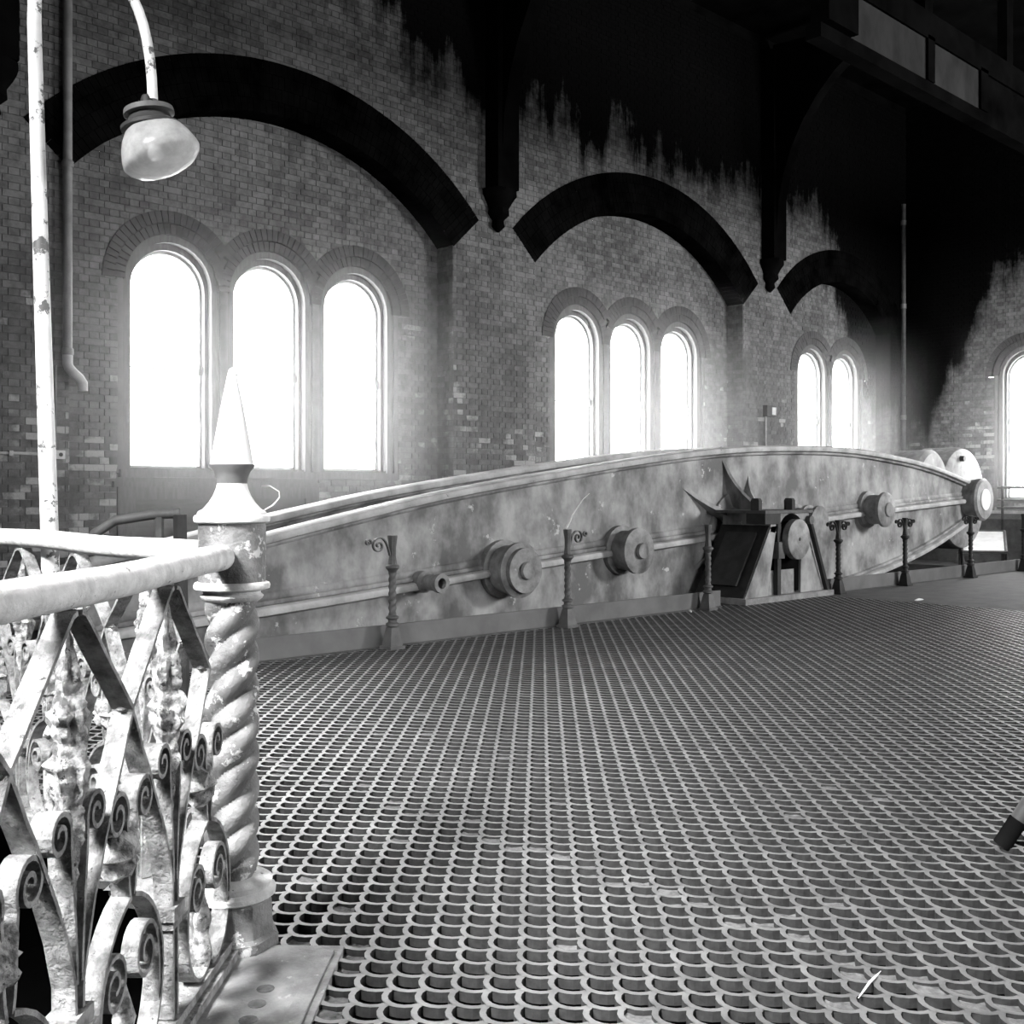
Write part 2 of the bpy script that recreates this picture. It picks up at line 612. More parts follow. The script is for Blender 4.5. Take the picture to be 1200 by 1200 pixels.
# keep the 300 bricks that show largest as objects of their own, push the rest back into the joined brickwork
BW.single.sort(key=lambda s: (s[0] - 4.0) ** 2 + ((s[1] - 3.6) * 0.35) ** 2)
def push(s):
    u, z, d, hd = s
    L = (BHD if hd else BL) / 2 - JT / 2
    zz = CH / 2 - JT / 2
    o = len(BW.v)
    BW.v += [(u + a, WY - q, z + e) for q in (-.01, d) for a, e in ((-L, -zz), (L, -zz), (L, zz), (-L, zz))]
    BW.f += [(o + 4, o + 5, o + 6, o + 7), (o, o + 1, o + 5, o + 4), (o + 1, o + 2, o + 6, o + 5), (o + 2, o + 3, o + 7, o + 6), (o + 3, o, o + 4, o + 7)]
    BW.r.append(random.random())
for s in BW.single[300:]:
    push(s)
protos = []
for hd in (0, 1):
    L = (BHD if hd else BL) / 2 - JT / 2
    zz = CH / 2 - JT / 2
    protos.append(MB().box(-L, L, 0, 0.02, -zz, zz).mesh('brick'))
    protos[-1].materials.append(M['brick'])
for (u, z, d, hd) in BW.single[:300]:
    o = bpy.data.objects.new('brick', protos[hd])
    COL.objects.link(o)
    o.parent = wall_back
    o.location = (u, WY - d, z)

# recessed wall in each bay
for bi, b in enumerate(BAYS):
    cs = [x for x, k in WINX if k == bi]
    top = b['zc'] + b['R'] + 0.1
    def exr(z, b=b, cs=cs, bi=bi):
        e = hood_ex(cs, z)
        if bi == 0 and z < ZSILL:
            e.append((5.2, 7.85))
        if z > b['zs']:
            q = (b['R'] + .06) ** 2 - (z - b['zc']) ** 2
            h = sqrt(q) if q > 0 else 0
            e += [(b['xc'] - 9, b['xc'] - h), (b['xc'] + h, b['xc'] + 9)]
        return merge(e)
    def merge(e):
        e = sorted(e)
        out = []
        for a, c in e:
            if out and a <= out[-1][1]:
                out[-1] = (out[-1][0], max(out[-1][1], c))
            else:
                out.append((a, c))
        return out
    BW.run(lambda u, z, d: (u, RY - d, z), b['xc'] - b['hw'] - .08, b['xc'] + b['hw'] + .08, 0.0, top, exr, phase=0.05)
# jamb faces and the wall below floor level
jm = BrickSet()
for b in BAYS:
    for sgn in (-1, 1):
        xx = b['xc'] + sgn * b['hw']
        BW.run(lambda u, z, d, xx=xx, sgn=sgn: (xx - sgn * d, u, z), WY - 0.004, RY + 0.03, 0.0, b['zs'] + 0.05, lambda z: [], phase=0.02)
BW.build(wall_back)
MB().box(2.0, XE + .4, WY + .02, WY + .6, ZP, 0.0).build('foundation', M['pit'], wall_back)
MB().box(XW, 2.0, WY, WY + .6, ZP, ZC).build('plain_end', M['near_black'], wall_back)
MB().box(2.0, XE + .4, WY, WY + .6, 9.55, ZC).build('wall_head', M['near_black'], wall_back)

def voussoirs(cx, cz, r0, r1, a0, a1, y0, y1, w, P=None, jt=0.006):
    """ring of wedge bricks between angles a0..a1 (degrees)"""
    mb = MB()
    L = radians(a1 - a0) * (r0 + r1) / 2
    n = max(3, int(round(L / w)))
    for i in range(n):
        g = jt / ((r0 + r1) / 2) / 2
        t0 = radians(a0) + radians(a1 - a0) * i / n + g
        t1 = radians(a0) + radians(a1 - a0) * (i + 1) / n - g
        j = random.random() * 0.006
        v = []
        for y in (y0 - j, y1):
            for r, t in ((r0, t0), (r0, t1), (r1, t1), (r1, t0)):
                p = (cx + r * cos(t), y, cz + r * sin(t))
                v.append(P(*p) if P else p)
        mb.add(v, [(0, 1, 2, 3), (4, 7, 6, 5), (0, 4, 5, 1), (1, 5, 6, 2), (2, 6, 7, 3), (3, 7, 4, 0)])
    return mb

for b in BAYS:
    a = math.degrees(math.asin(min(1, (b['zs'] - b['zc']) / b['R'])))
    n = 4
    mb = MB()
    for k in range(n):
        r0 = b['R'] + 0.63 * k / n + 0.003
        q = voussoirs(b['xc'], b['zc'], r0, r0 + 0.63 / n - 0.006, a, 180 - a, WY - 0.018, RY + 0.05, 0.085)
        mb.add(q.v, q.f)
    o = mb.build('arch_ring', M['black_brick'], wall_back)
    o['kind'] = 'stuff'
    # solid backing behind the voussoir joints
    pts = arc((b['xc'], b['zc']), b['R'] + .01, a, 180 - a, 40) + arc((b['xc'], b['zc']), b['Ro'] + .12, 180 - a, a, 40)
    o = MB().prism([(x, 0, z) for x, z in pts], (0, WY + .012, 0), (0, RY + .06, 0)).build('arch_core', M['black_brick'], wall_back)

def hood(parent, centres, P):
    for i, c in enumerate(centres):
        for (r0, r1, key, dy) in ((0.70, HOODR, 'hood_brick', -0.02), (0.575, 0.695, 'hood_brick', -0.005)):
            lim0, lim1 = 0.0, 180.0
            if r1 > 0.645:
                al = math.degrees(math.acos(min(1, 0.645 / ((r0 + r1) / 2))))
                if i < len(centres) - 1:
                    lim0 = al
                if i > 0:
                    lim1 = 180 - al
            o = voussoirs(c, 3.82, r0, r1, lim0, lim1, RY + dy, RY + .1, 0.075, P).build('hood_arch', M[key], parent)
            o['kind'] = 'stuff'
            pts = arc((c, 3.82), r0 - .002, lim0, lim1, 18) + arc((c, 3.82), r1 + (.10 if r1 > .8 else 0), lim1, lim0, 18)
            pp = [(x, RY + .012, z) for x, z in pts]
            if P:
                pp = [P(*q) for q in pp]
                MB().prism(pp, (0, 0, 0), (.1, 0, 0)).build('hood_backing', M['hood_brick'], parent)
            else:
                MB().prism(pp, (0, 0, 0), (0, .1, 0)).build('hood_backing', M['hood_brick'], parent)

for bi in range(3):
    cs = [x for x, k in WINX if k == bi]
    hood(wall_back, cs, None)
    for a_, b_ in zip(cs, cs[1:]):
        MB().box((a_ + b_) / 2 - .08, (a_ + b_) / 2 + .08, RY + .03, RY + .2, 3.8, 4.34).build('valley_backing', M['hood_brick'], wall_back)

# ------------------------------------------------------------------ windows
def arch_loop(c, hw, z0, zs, n=16):
    return [(c - hw, z0), (c - hw, zs)] + arc((c, zs), hw, 180, 0, n)[1:-1] + [(c + hw, zs), (c + hw, z0)]

def arch_frame(c, ho, hi, z0, zs, y0, y1, P):
    """arched frame between outer half width ho and inner hi, open at the foot"""
    o, i = arch_loop(c, ho, z0, zs), arch_loop(c, hi, z0, zs)
    n = len(o)
    mb = MB()
    v = [P(x, y0, z) for x, z in o] + [P(x, y0, z) for x, z in i] + [P(x, y1, z) for x, z in o] + [P(x, y1, z) for x, z in i]
    f = []
    for k in range(n - 1):
        f += [(k, k + 1, n + k + 1, n + k), (n + k, n + k + 1, 3 * n + k + 1, 3 * n + k), (k + 1, k, 2 * n + k, 2 * n + k + 1),
              (2 * n + k, 3 * n + k, 3 * n + k + 1, 2 * n + k + 1)]
    f += [(0, n, 3 * n, 2 * n), (n - 1, 3 * n - 1, 4 * n - 1, 2 * n - 1)]
    return mb.add(v, f)

def pbox(P, x0, x1, y0, y1, z0, z1):
    mb = MB().box(x0, x1, y0, y1, z0, z1)
    mb.v = [P(*p) for p in mb.v]
    return mb

ident = lambda x, y, z: (x, y, z)
endP = lambda x, y, z: (XE + (y - RY), x, z)
def window(n, c, P, label, zs=ZSPR, zb=ZSILL):
    w = struct('window_%d' % n, label, P(c, RY, zb))
    arch_frame(c, 0.60, 0.50, zb - .04, zs + .04, RY + 0.03, RY + .24, P).build('outer_frame', M['timber'], w)
    arch_frame(c, 0.58, 0.455, zb, zs + .01, RY + 0.12, RY + .30, P).build('inner_frame', M['timber'], w)
    arch_frame(c, 0.52, GHW, zb + .03, zs, RY + 0.20, RY + .27, P).build('sash', M['sash'], w)
    pbox(P, c - .46, c + .46, RY + .2, RY + .25, 2.865, 2.88).build('meeting_rail', M['sash'], w)
    pbox(P, c - .46, c + .46, RY + .2, RY + .27, zb, zb + .05).build('bottom_rail', M['sash'], w)
    pbox(P, c - .645, c + .645, RY - .05, RY + .24, zb - .09, zb - .005).build('window_sill', M['timber'], w)
    pbox(P, c + .40, c + .445, RY + .16, RY + .2, 2.82, 2.93).build('sash_horn', M['sash'], w)
    pbox(P, c - .74, c + .74, RY + .06, RY + .3, zb - .22, zb + .02).build('sill_board', M['timber'], w)
    for sx in (-1, 1):
        pbox(P, *sorted((c + sx * .57, c + sx * .70)), RY + .10, RY + .32, zb - .25, 3.86).build('jamb_backing', M['stone'], w)
    lp = arch_loop(c, 0.45, zb + .03, zs)
    MB().add([P(x, RY + .235, z) for x, z in lp], [tuple(range(len(lp)))]).build('pane', M['glass'], w)
    for sx in (-1, 1):
        o = pbox(P, *sorted((c + sx * .595, c + sx * .665)), RY + .0, RY + .26, zb - .04, 3.83)
        o.build('jamb_moulding', M['stone'], w)
    # spandrel between frame and hood
    arch_frame(c, 0.70, 0.595, 3.80, 3.82, RY + .06, RY + .2, P).build('reveal_ring', M['stone'], w)
    return w

desc = ['leftmost bright arched window of the nearest bay', 'middle bright arched window of the nearest bay, behind the spiked post', 'right bright arched window of the nearest bay',
        'left bright arched window of the middle bay', 'middle bright arched window of the middle bay', 'right bright arched window of the middle bay',
        'left narrow arched window of the far bay', 'right narrow arched window of the far bay in the corner']
for i, (c, b) in enumerate(WINX):
    window(i + 1, c, ident, desc[i])
window(9, ENDW[0], endP, 'arched window of the end wall at the right edge', zb=1.3)
window(10, ENDW[1], endP, 'next arched window of the end wall beyond the frame', zb=1.3)

# timber dado below the first two lights
dado = struct('trim_1', 'worn panelled timber dado below the nearest windows')
MB().box(5.1, 7.95, RY + .02, RY + .12, 0.0, ZSILL - .05).build('dado_board', M['timber'], dado)
MB().box(5.15, 7.9, RY - .06, RY + .06, 1.5, 1.56).build('dado_rail', M['timber'], dado)
MB().box(5.22, 5.42, RY - .01, RY + .05, 0.0, 1.5).build('dado_stile', M['timber'], dado)
MB().box(6.52, 6.72, RY - .01, RY + .05, 0.0, 1.5).build('dado_stile', M['timber'], dado)
MB().box(7.65, 7.85, RY - .01, RY + .05, 0.0, 1.5).build('dado_stile', M['timber'], dado)
MB().box(5.42, 6.52, RY - .012, RY + .04, 1.36, 1.5).build('dado_top_rail', M['timber'], dado)
MB().box(6.72, 7.65, RY - .012, RY + .04, 1.36, 1.5).build('dado_top_rail', M['timber'], dado)
MB().box(5.42, 6.52, RY + .012, RY + .04, 0.0, 1.36).build('panel', M['timber_dark'], dado)
MB().box(6.72, 7.65, RY + .012, RY + .04, 0.0, 1.36).build('panel', M['timber_dark'], dado)

# ------------------------------------------------------------------ end wall
wall_right = struct('wall_right', 'sooty brick end wall with painted corner shade and an arched window')
EB = BrickSet()
def ex_end(z):
    e = hood_ex(ENDW, z, 1.3)
    if z < 1.02:
        e = []
    e = sorted(e)
    out = []
    for a, c in e:
        if out and a <= out[-1][1]:
            out[-1] = (out[-1][0], max(out[-1][1], c))
        else:
            out.append((a, c))
    return out
EB.run(lambda u, z, d: (XE - d, u, z), 5.5, WY, 1.0, 9.6, ex_end)
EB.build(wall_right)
hood(wall_right, [ENDW[1], ENDW[0]], endP)
MB().box(XE + .03, XE + .2, 8.195, 8.355, 3.8, 4.34).build('valley_backing', M['hood_brick'], wall_right)
MB().box(XE, XE + .3, YF, 5.5, ZP, ZC).build('plain_end', M['near_black'], wall_right)
MB().box(XE, XE + .3, 5.5, WY + .5, ZP, 1.0).build('dado', M['mid_iron'], wall_right)
MB().box(XE, XE + .3, 5.5, WY + .5, 9.55, ZC).build('wall_head', M['near_black'], wall_right)
MB().box(XE - .07, XE + .02, 5.5, WY - .02, 1.0, 1.06).build('ledge', M['sash'], wall_right)

# unseen sides of the room
wl = struct('wall_left', 'dark left wall of the hall'); MB().box(XW - .3, XW, YF, WY + .5, ZP, ZC).build('wall_face', M['near_black'], wl)
wf = struct('wall_front', 'dark wall behind the viewpoint'); MB().box(XW, XE + .3, YF - .3, YF, ZP, ZC).build('wall_face', M['near_black'], wf)
ce = struct('ceiling', 'black roof'); MB().box(XW - .3, XE + .4, YF - .3, WY + .6, ZC, ZC + .2).build('boards', M['near_black'], ce)

# ------------------------------------------------------------------ floor
S2 = sqrt(0.5)
P0 = Vector((1.782, 3.184, 0))          # corner post
OCT = [P0.copy()]
side = 2.9
for a in (90, 135, 180, 225, 270, 315, 0):
    OCT.append(OCT[-1] + Vector((cos(radians(a)), sin(radians(a)), 0)) * side)
def in_oct(x, y, m=0.0):
    n = len(OCT)
    for i in range(n):
        a, b = OCT[i], OCT[(i + 1) % n]
        e = (b - a).normalized()
        if (x - a.x) * (-e.y) + (y - a.y) * e.x < -m:
            return False
    return True

floor = struct('floor', 'cast iron grating floor with fish-scale holes')
CURB_Y = 8.25
PITCH = 0.0957
DEPTH = 0.030
ri, ro = 0.60, 0.79
# hole outline in lattice units (x across, y away), counter clockwise
def circ_pts(c, r, p, q, n, ccw=True):
    a0 = atan2(p[1] - c[1], p[0] - c[0]); a1 = atan2(q[1] - c[1], q[0] - c[0])
    if ccw and a1 < a0: a1 += 2 * pi
    if not ccw and a1 > a0: a1 -= 2 * pi
    return [(c[0] + r * cos(a0 + (a1 - a0) * i / n), c[1] + r * sin(a0 + (a1 - a0) * i / n)) for i in range(n)]
yy = (1 + ri * ri - ro * ro) / 2
xx = -sqrt(ri * ri - yy * yy)
dg = (1 - sqrt(2 * ro * ro - 1)) / 2
TL, BR, TR = (xx, yy), (yy, xx), (dg, dg)
HOLE = circ_pts((0, 0), ri, TL, BR, 8) + circ_pts((1, 0), ro, BR, TR, 3, False) + circ_pts((0, 1), ro, TR, TL, 3, False)
CB = -0.618
SQ = [(CB, CB), (CB + 1, CB), (CB + 1, CB + 1), (CB, CB + 1)]
# ring between hole outline and unit square: fan by angle
def cell_faces():
    n = len(HOLE)
    cx, cy = -0.12, -0.12
    ang = lambda p: atan2(p[1] - cy, p[0] - cx)
    own = []
    sa = [ang(s) for s in SQ]
    for i in range(n):
        p, q = HOLE[i], HOLE[(i + 1) % n]
        m = ang(((p[0] + q[0]) / 2, (p[1] + q[1]) / 2))
        own.append(min(range(4), key=lambda k: abs((m - sa[k] + pi) % (2 * pi) - pi)))
    f = []
    for i in range(n):
        f.append((i, (i + 1) % n, n + own[i]))            # hole edge, square corner
        j = (i + 1) % n
        if own[i] != own[j]:
            f.append((j, n + own[j], n + own[i]))
    return f
TOPF = cell_faces()
NH = len(HOLE)
E1 = Vector((S2, -S2, 0))     # across
E2 = Vector((S2, S2, 0))      # away
XS = [0.5, 3.13, 5.76, 8.39, 11.02, 13.65]
YS = [-2.5, 0.2, 2.9, 5.6, CURB_Y]
def cell_owner(x, y):
    return None
panels = {}
plates = {}
import bisect
def visible(x, y):
    f = x * 0.6884 + y * 0.7254
    r = x * 0.7254 - y * 0.6884
    if f < 2.2:
        return False
    u = r / f * 1290 + 600
    return -120 < u < 1330
PL_N0, PL_N1, PL_C1 = -1.03, -0.655, 3.44     # plain border plate beside the near railing
imax = 175
for i in range(-60, 140):
    for j in range(-10, 190):
        c = E1 * (i * PITCH) + E2 * (j * PITCH)
        x, y = c.x, c.y
        if not (-2.5 < x < 13.75 and -2.5 < y < CURB_Y + .1):
            continue
        if not visible(x, y):
            continue
        if in_oct(x, y, -0.03):
            continue
        nn, cc = (x - y) * S2, (x + y) * S2
        # which panel
        px = bisect.bisect(XS, x)
        py = bisect.bisect(YS, y)
        hc = c + (E1 * -0.11 + E2 * -0.11) * PITCH
        solid = False
        seam = any(abs(hc.x - sx) < 0.036 for sx in (3.13, 11.02)) or any(abs(hc.x - sx) < 0.02 for sx in XS) or abs(hc.y - 5.6) < 0.02
        if PL_N0 - .1 < nn < PL_N1 + .03 and cc < PL_C1 + .02:
            continue
        edge = nn < PL_N1 + 0.16 and cc < PL_C1 + 0.12 or in_oct(x, y, 0.16)
        dirt = (not solid) and (random.random() < (0.75 if seam else 0.65 if edge else (0.02 + 0.10 * max(0, noise.noise((x * 1.2, y * 1.2, 3))))))
        panels.setdefault((px, py), []).append((c, solid, dirt))
for key in sorted(panels):
    v, f = [], []
    dv, df = [], []
    for (c, solid, dirt) in panels[key]:
        o = len(v)
        if solid:
            v += [tuple(c + (E1 * a + E2 * b) * PITCH) for a, b in SQ]
            f.append((o, o + 1, o + 2, o + 3))
            continue
        top = [c + (E1 * a + E2 * b) * PITCH for a, b in HOLE]
        v += [tuple(p) for p in top]
        v += [tuple(c + (E1 * a + E2 * b) * PITCH) for a, b in SQ]
        v += [(p.x, p.y, -DEPTH) for p in top]
        f += [tuple(o + k for k in t) for t in TOPF]
        m = o + NH + 4
        f += [(o + (k + 1) % NH, o + k, m + k, m + (k + 1) % NH) for k in range(NH)]
        if dirt:
            q = len(dv)
            dz = -0.008 - random.random() * 0.018
            dv += [(p.x, p.y, dz + (random.random() - .5) * .006) for p in top]
            df.append(tuple(q + k for k in range(NH)))
    me = bpy.data.meshes.new('grating_panel')
    me.from_pydata(v, [], f)
    o = bpy.data.objects.new('grating_panel', me)
    COL.objects.link(o)
    me.materials.append(M['grate'])
    me.materials.append(M['hole_side'])
    me.polygons.foreach_set('material_index', [1 if len(q) == 4 and abs(v[q[0]][2] - v[q[2]][2]) > .01 else 0 for q in f])
    o.parent = floor
    if dv:
        me = bpy.data.meshes.new('dirt_plugs')
        me.from_pydata(dv, [], df)
        q = bpy.data.objects.new('dirt_plugs', me)
        q['kind'] = 'stuff'
        COL.objects.link(q)
        me.materials.append(M['dirt'])
        q.parent = o
# smooth plates: far end of the floor and border beside the near railing
for (x0, x1) in ((13.70, 16.3), (16.305, 18.9), (18.905, 21.5), (21.505, XE)):
    for (y0, y1) in ((-4.9, 2.9), (2.905, 5.6), (5.605, CURB_Y)):
        MB().box(x0, x1, y0, y1, -.036, 0.0).build('floor_plate', M['plate'], floor)
def rotbox(n0, n1, c0, c1, z0, z1):
    mb = MB().box(n0, n1, c0, c1, z0, z1)
    mb.v = [tuple(E1 * x + E2 * y + Vector((0, 0, z))) for x, y, z in mb.v]
    return mb
rotbox(PL_N0, PL_N1 + .03, 0.2, PL_C1 + .05, -.036, 0.004).build('border_plate', M['border'], floor)
rotbox(PL_N1 - .045, PL_N1 + .005, 0.2, PL_C1, 0.0, 0.012).build('border_strip', M['border'], floor)
for k in range(5):
    c = E1 * (-0.80 + 0.0 * k) + E2 * (3.18 - 0.095 * k)
    MB().lathe([(0.026, 0.0042), (0.026, 0.006)], (c.x, c.y, 0), 'Z', 12).build('plate_hole', M['dirt'], floor)
# pit under everything
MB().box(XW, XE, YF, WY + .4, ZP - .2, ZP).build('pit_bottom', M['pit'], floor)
# floor left of the octagon opening and behind the camera (plain plates)
MB().box(XW, -2.45, -4.9, 1.0, -.036, -.002).build('floor_plate', M['plate'], floor)

# ------------------------------------------------------------------ curb
curb = thing('curb_plate', 'upright iron curb plate along the beam pit', 'curb', (6.0, CURB_Y, 0))
MB().box(1.9, 11.45, CURB_Y, CURB_Y + .03, -.25, 0.205).build('upright', M['curb'], curb)
MB().box(13.95, 21.3, CURB_Y, CURB_Y + .03, -.25, 0.205).build('upright', M['curb'], curb)
MB().box(1.9, 11.45, CURB_Y - .03, CURB_Y, -.012, 0.012).build('foot_flange', M['plate'], curb)
MB().box(13.95, 21.3, CURB_Y - .03, CURB_Y, -.012, 0.012).build('foot_flange', M['plate'], curb)
MB().box(1.9, 21.3, CURB_Y + .03, CURB_Y + .12, -1.0, -.26).build('joist', M['pit'], curb)

# ------------------------------------------------------------------ the beam
beam = thing('engine_beam', 'huge grey cast iron engine beam with arched top flange', 'engine beam', (13.4, 9.8, 0))
AX = [(3.4, .20), (5.28, .315), (6.64, .409), (9.23, .611), (12.02, .796), (13.3, .89), (15.53, 1.03), (16.6, 1.09), (20.55, 1.285)]
TOPP = [(3.4, .58), (4.4, .80), (5.37, 1.006), (6.43, 1.212), (7.66, 1.432), (9.23, 1.65), (10.95, 1.864), (12.60, 2.027), (14.32, 2.11), (16.06, 2.118), (17.76, 2.017), (19.03, 1.876), (20.42, 1.63)]
def interp(tab, x):
    # Catmull-Rom through the table
    n = len(tab)
    i = max(0, min(n - 2, bisect.bisect([t[0] for t in tab], x) - 1))
    p = [tab[max(0, i - 1)], tab[i], tab[i + 1], tab[min(n - 1, i + 2)]]
    t = (x - p[1][0]) / (p[2][0] - p[1][0])
    h = p[2][0] - p[1][0]
    m1 = (p[2][1] - p[0][1]) / max(1e-6, p[2][0] - p[0][0]) * h
    m2 = (p[3][1] - p[1][1]) / max(1e-6, p[3][0] - p[1][0]) * h
    return (2 * t**3 - 3 * t * t + 1) * p[1][1] + (t**3 - 2 * t * t + t) * m1 + (-2 * t**3 + 3 * t * t) * p[2][1] + (t**3 - t * t) * m2
zax = lambda x: interp(AX, x)
ztop = lambda x: interp(TOPP, x)
zbot = lambda x: zax(x) - (ztop(x) - zax(x)) * (1.0 if x < 14 else 1.0 + .02 * (x - 14))
XSB = [3.4 + (20.42 - 3.4) * i / 60 for i in range(61)]
def profile_plate(y0, y1):
    mb = MB()
    v, f = [], []
    for x in XSB:
        zt, zb = ztop(x) - .02, zbot(x) + .02
        v += [(x, y0, zb), (x, y0, zt), (x, y1, zt), (x, y1, zb)]
    for i in range(60):
        a, b = i * 4, i * 4 + 4
        for k in range(4):
            f.append((a + k, a + (k + 1) % 4, b + (k + 1) % 4, b + k))
    f += [(0, 1, 2, 3), (243, 242, 241, 240)]
    return mb.add(v, f)
def flange(fz, y0, y1, th, rounded=True, x0=3.4, x1=20.42):
    """moulded flange following fz: section in (y, z) swept along x"""
    ym, w = (y0 + y1) / 2, (y1 - y0) / 2
    sec = []
    for k in range(12):
        a = 2 * pi * k / 12
        cy, cz = cos(a), sin(a)
        cy = math.copysign(abs(cy) ** 0.5, cy)
        cz = math.copysign(abs(cz) ** 0.6, cz)
        sec.append((ym + w * cy, th / 2 * cz))
    mb = MB()
    xs = [x0 + (x1 - x0) * i / 60 for i in range(61)]
    v, f = [], []
    for x in xs:
        z = fz(x)
        v += [(x, y, z + dz) for y, dz in sec]
    for i in range(60):
        for k in range(12):
            f.append((i * 12 + k, i * 12 + (k + 1) % 12, (i + 1) * 12 + (k + 1) % 12, (i + 1) * 12 + k))
    f += [tuple(range(12)), tuple(720 + k for k in range(12))[::-1]]
    return mb.add(v, f, True)
YW, YW2 = 9.16, 10.40
for (yw, s) in ((YW, -1), (YW2, 1)):
    wb = profile_plate(yw - .03, yw + .03).build('web_plate', M['beam_iron'], beam)
    flange(lambda x: ztop(x) - .02, yw - .15, yw + .15, .10).build('top_flange', M['beam_pale'], beam)
    flange(lambda x: ztop(x) - .085, yw - .09, yw + .09, .05).build('flange_moulding', M['beam_iron'], beam)
    flange(lambda x: zbot(x) + .02, yw - .15, yw + .15, .10).build('bottom_flange', M['beam_pale'], beam)
    flange(lambda x: zbot(x) + .10, yw - .09, yw + .09, .06).build('flange_moulding', M['beam_iron'], beam)
    flange(zax, yw - .15, yw + .15, .10).build('middle_rib', M['beam_pale'], beam)
    flange(lambda x: zax(x) + .125, yw - .055, yw + .055, .10).build('rib_fillet', M['beam_iron'], beam)
    flange(lambda x: zax(x) + .075, yw - .085, yw + .085, .06).build('rib_moulding', M['beam_iron'], beam)
# cross spacers tying the two plates
for x in (5.0, 8.49, 10.51, 16.65, 19.4):
    MB().lathe([(0.14, YW), (0.14, YW2)], (x, 0, zax(x)), 'Y', 16).build('spacer', M['mid_iron'], beam)
def boss(x, z, prof, mat='boss_iron', y0=YW, name='boss', hub=None):
    o = MB().lathe([(r, -t) for r, t in prof], (x, y0, z), 'Y', 28).build(name, M[mat], beam)
    if hub:
        r, t = hub
        MB().lathe([(r * .8, -prof[-1][1] + .02), (r, -prof[-1][1] - t * .4), (r * .9, -prof[-1][1] - t)], (x, y0, z), 'Y', 18).build('nut', M[mat], o)
    return o
boss(8.49, .575, [(.33, 0), (.33, .1), (.27, .12), (.27, .30), (.31, .31), (.31, .36), (.25, .38), (.25, .44)], hub=(.10, .05))
boss(10.515, .715, [(.31, 0), (.31, .1), (.25, .12), (.25, .30), (.285, .31), (.285, .37), (.23, .39)], hub=(.10, .05))
boss(14.56, 1.0, [(.26, 0), (.26, .08), (.2, .1), (.2, .22), (.25, .23), (.25, .28), (.2, .3), (.2, .4), (.24, .41), (.24, .46)])
boss(16.68, 1.155, [(.30, 0), (.30, .1), (.24, .12), (.24, .34), (.285, .35), (.285, .40), (.24, .43)], hub=(.12, .03))
# open tube boss
tb = MB().lathe([(.12, 0), (.115, -.15), (.085, -.18), (.085, -.34), (.10, -.36), (.10, -.42), (.055, -.42), (.05, -.28)], (7.30, YW, .50), 'Y', 22, caps=False).build('tube_boss', M['boss_iron'], beam)
MB().lathe([(.052, -.28), (.0005, -.28)], (7.30, YW, .50), 'Y', 16).build('tube_bore', M['near_black'], tb)
# end boss with pale centre
eb = boss(20.55, 1.30, [(.40, .25), (.36, 0), (.36, -.05)], name='end_boss')
eb2 = MB().lathe([(.36, 0.2), (.36, -.12), (.33, -.14), (.33, -.22), (.40, -.24), (.40, -.30), (.36, -.34)], (20.55, YW, 1.30), 'Y', 30).build('end_disc', M['boss_iron'], beam)
MB().lathe([(.2, -.335), (.2, -.352), (.17, -.358)], (20.55, YW, 1.30), 'Y', 24).build('disc_centre', M['white'], eb2)
# trunnion hub with ribs
TX, TZ = 13.0, .84
MB().lathe([(.62, 0), (.60, -.06), (.42, -.10), (.36, -.22), (.34, -.45), (.25, -.47), (.25, -.62)], (TX, YW, TZ), 'Y', 30).build('trunnion_hub', M['beam_iron'], beam)
tr = MB().lathe([(.22, -.5), (.22, -1.0), (.27, -1.01), (.27, -1.10), (.255, -1.11)], (TX - .04, YW, TZ - .03), 'Y', 30).build('trunnion', M['boss_iron'], beam)
MB().lathe([(.03, -1.105), (.02, -1.115)], (TX - .04, YW, TZ - .03), 'Y', 12).build('centre_mark', M['dark_iron'], tr)
def rib(a, r0, r1, d):
    ca, sa = cos(radians(a)), sin(radians(a))
    prof = [(r0, 0), (r0, -d)] + [(r0 + (r1 - r0) * t, -d * (1 - t) ** 2.2 - .015) for t in (.15, .3, .45, .6, .8)] + [(r1, -.01), (r1, 0)]
    pts = [(TX + r * ca, YW + y, TZ + r * sa) for r, y in prof]
    MB().prism(pts, (sa * .03, 0, -ca * .03), (-sa * .03, 0, ca * .03)).build('hub_rib', M['beam_iron'], beam)
for a, r1, d_ in ((104, 1.27, .62), (150, 1.62, .5), (66, 1.06, .5), (22, 1.1, .4), (205, 1.2, .44), (262, .9, .44), (320, .95, .4)):
    rib(a, .30, r1, d_)
# rounded connecting rod head between the plates at the far end
cr = MB().lathe([(.86, 9.34), (.95, 9.38), (.98, 9.46), (.98, 10.08), (.90, 10.16)], (20.85, 0, 1.32), 'Y', 40).build('rod_head', M['boss_iron'], beam)
MB().lathe([(.55, 9.34), (.62, 9.40), (.62, 9.95), (.5, 10.0)], (19.55, 0, 1.60), 'Y', 30).build('rod_shoulder', M['beam_iron'], beam)
for a in (104,):
    MB().lathe([(.06, 9.26), (.06, 9.36)], (20.85 + .78 * cos(radians(a)), 0, 1.32 + .78 * sin(radians(a))), 'Y', 6, smooth=False).build('bolt', M['mid_iron'], cr)

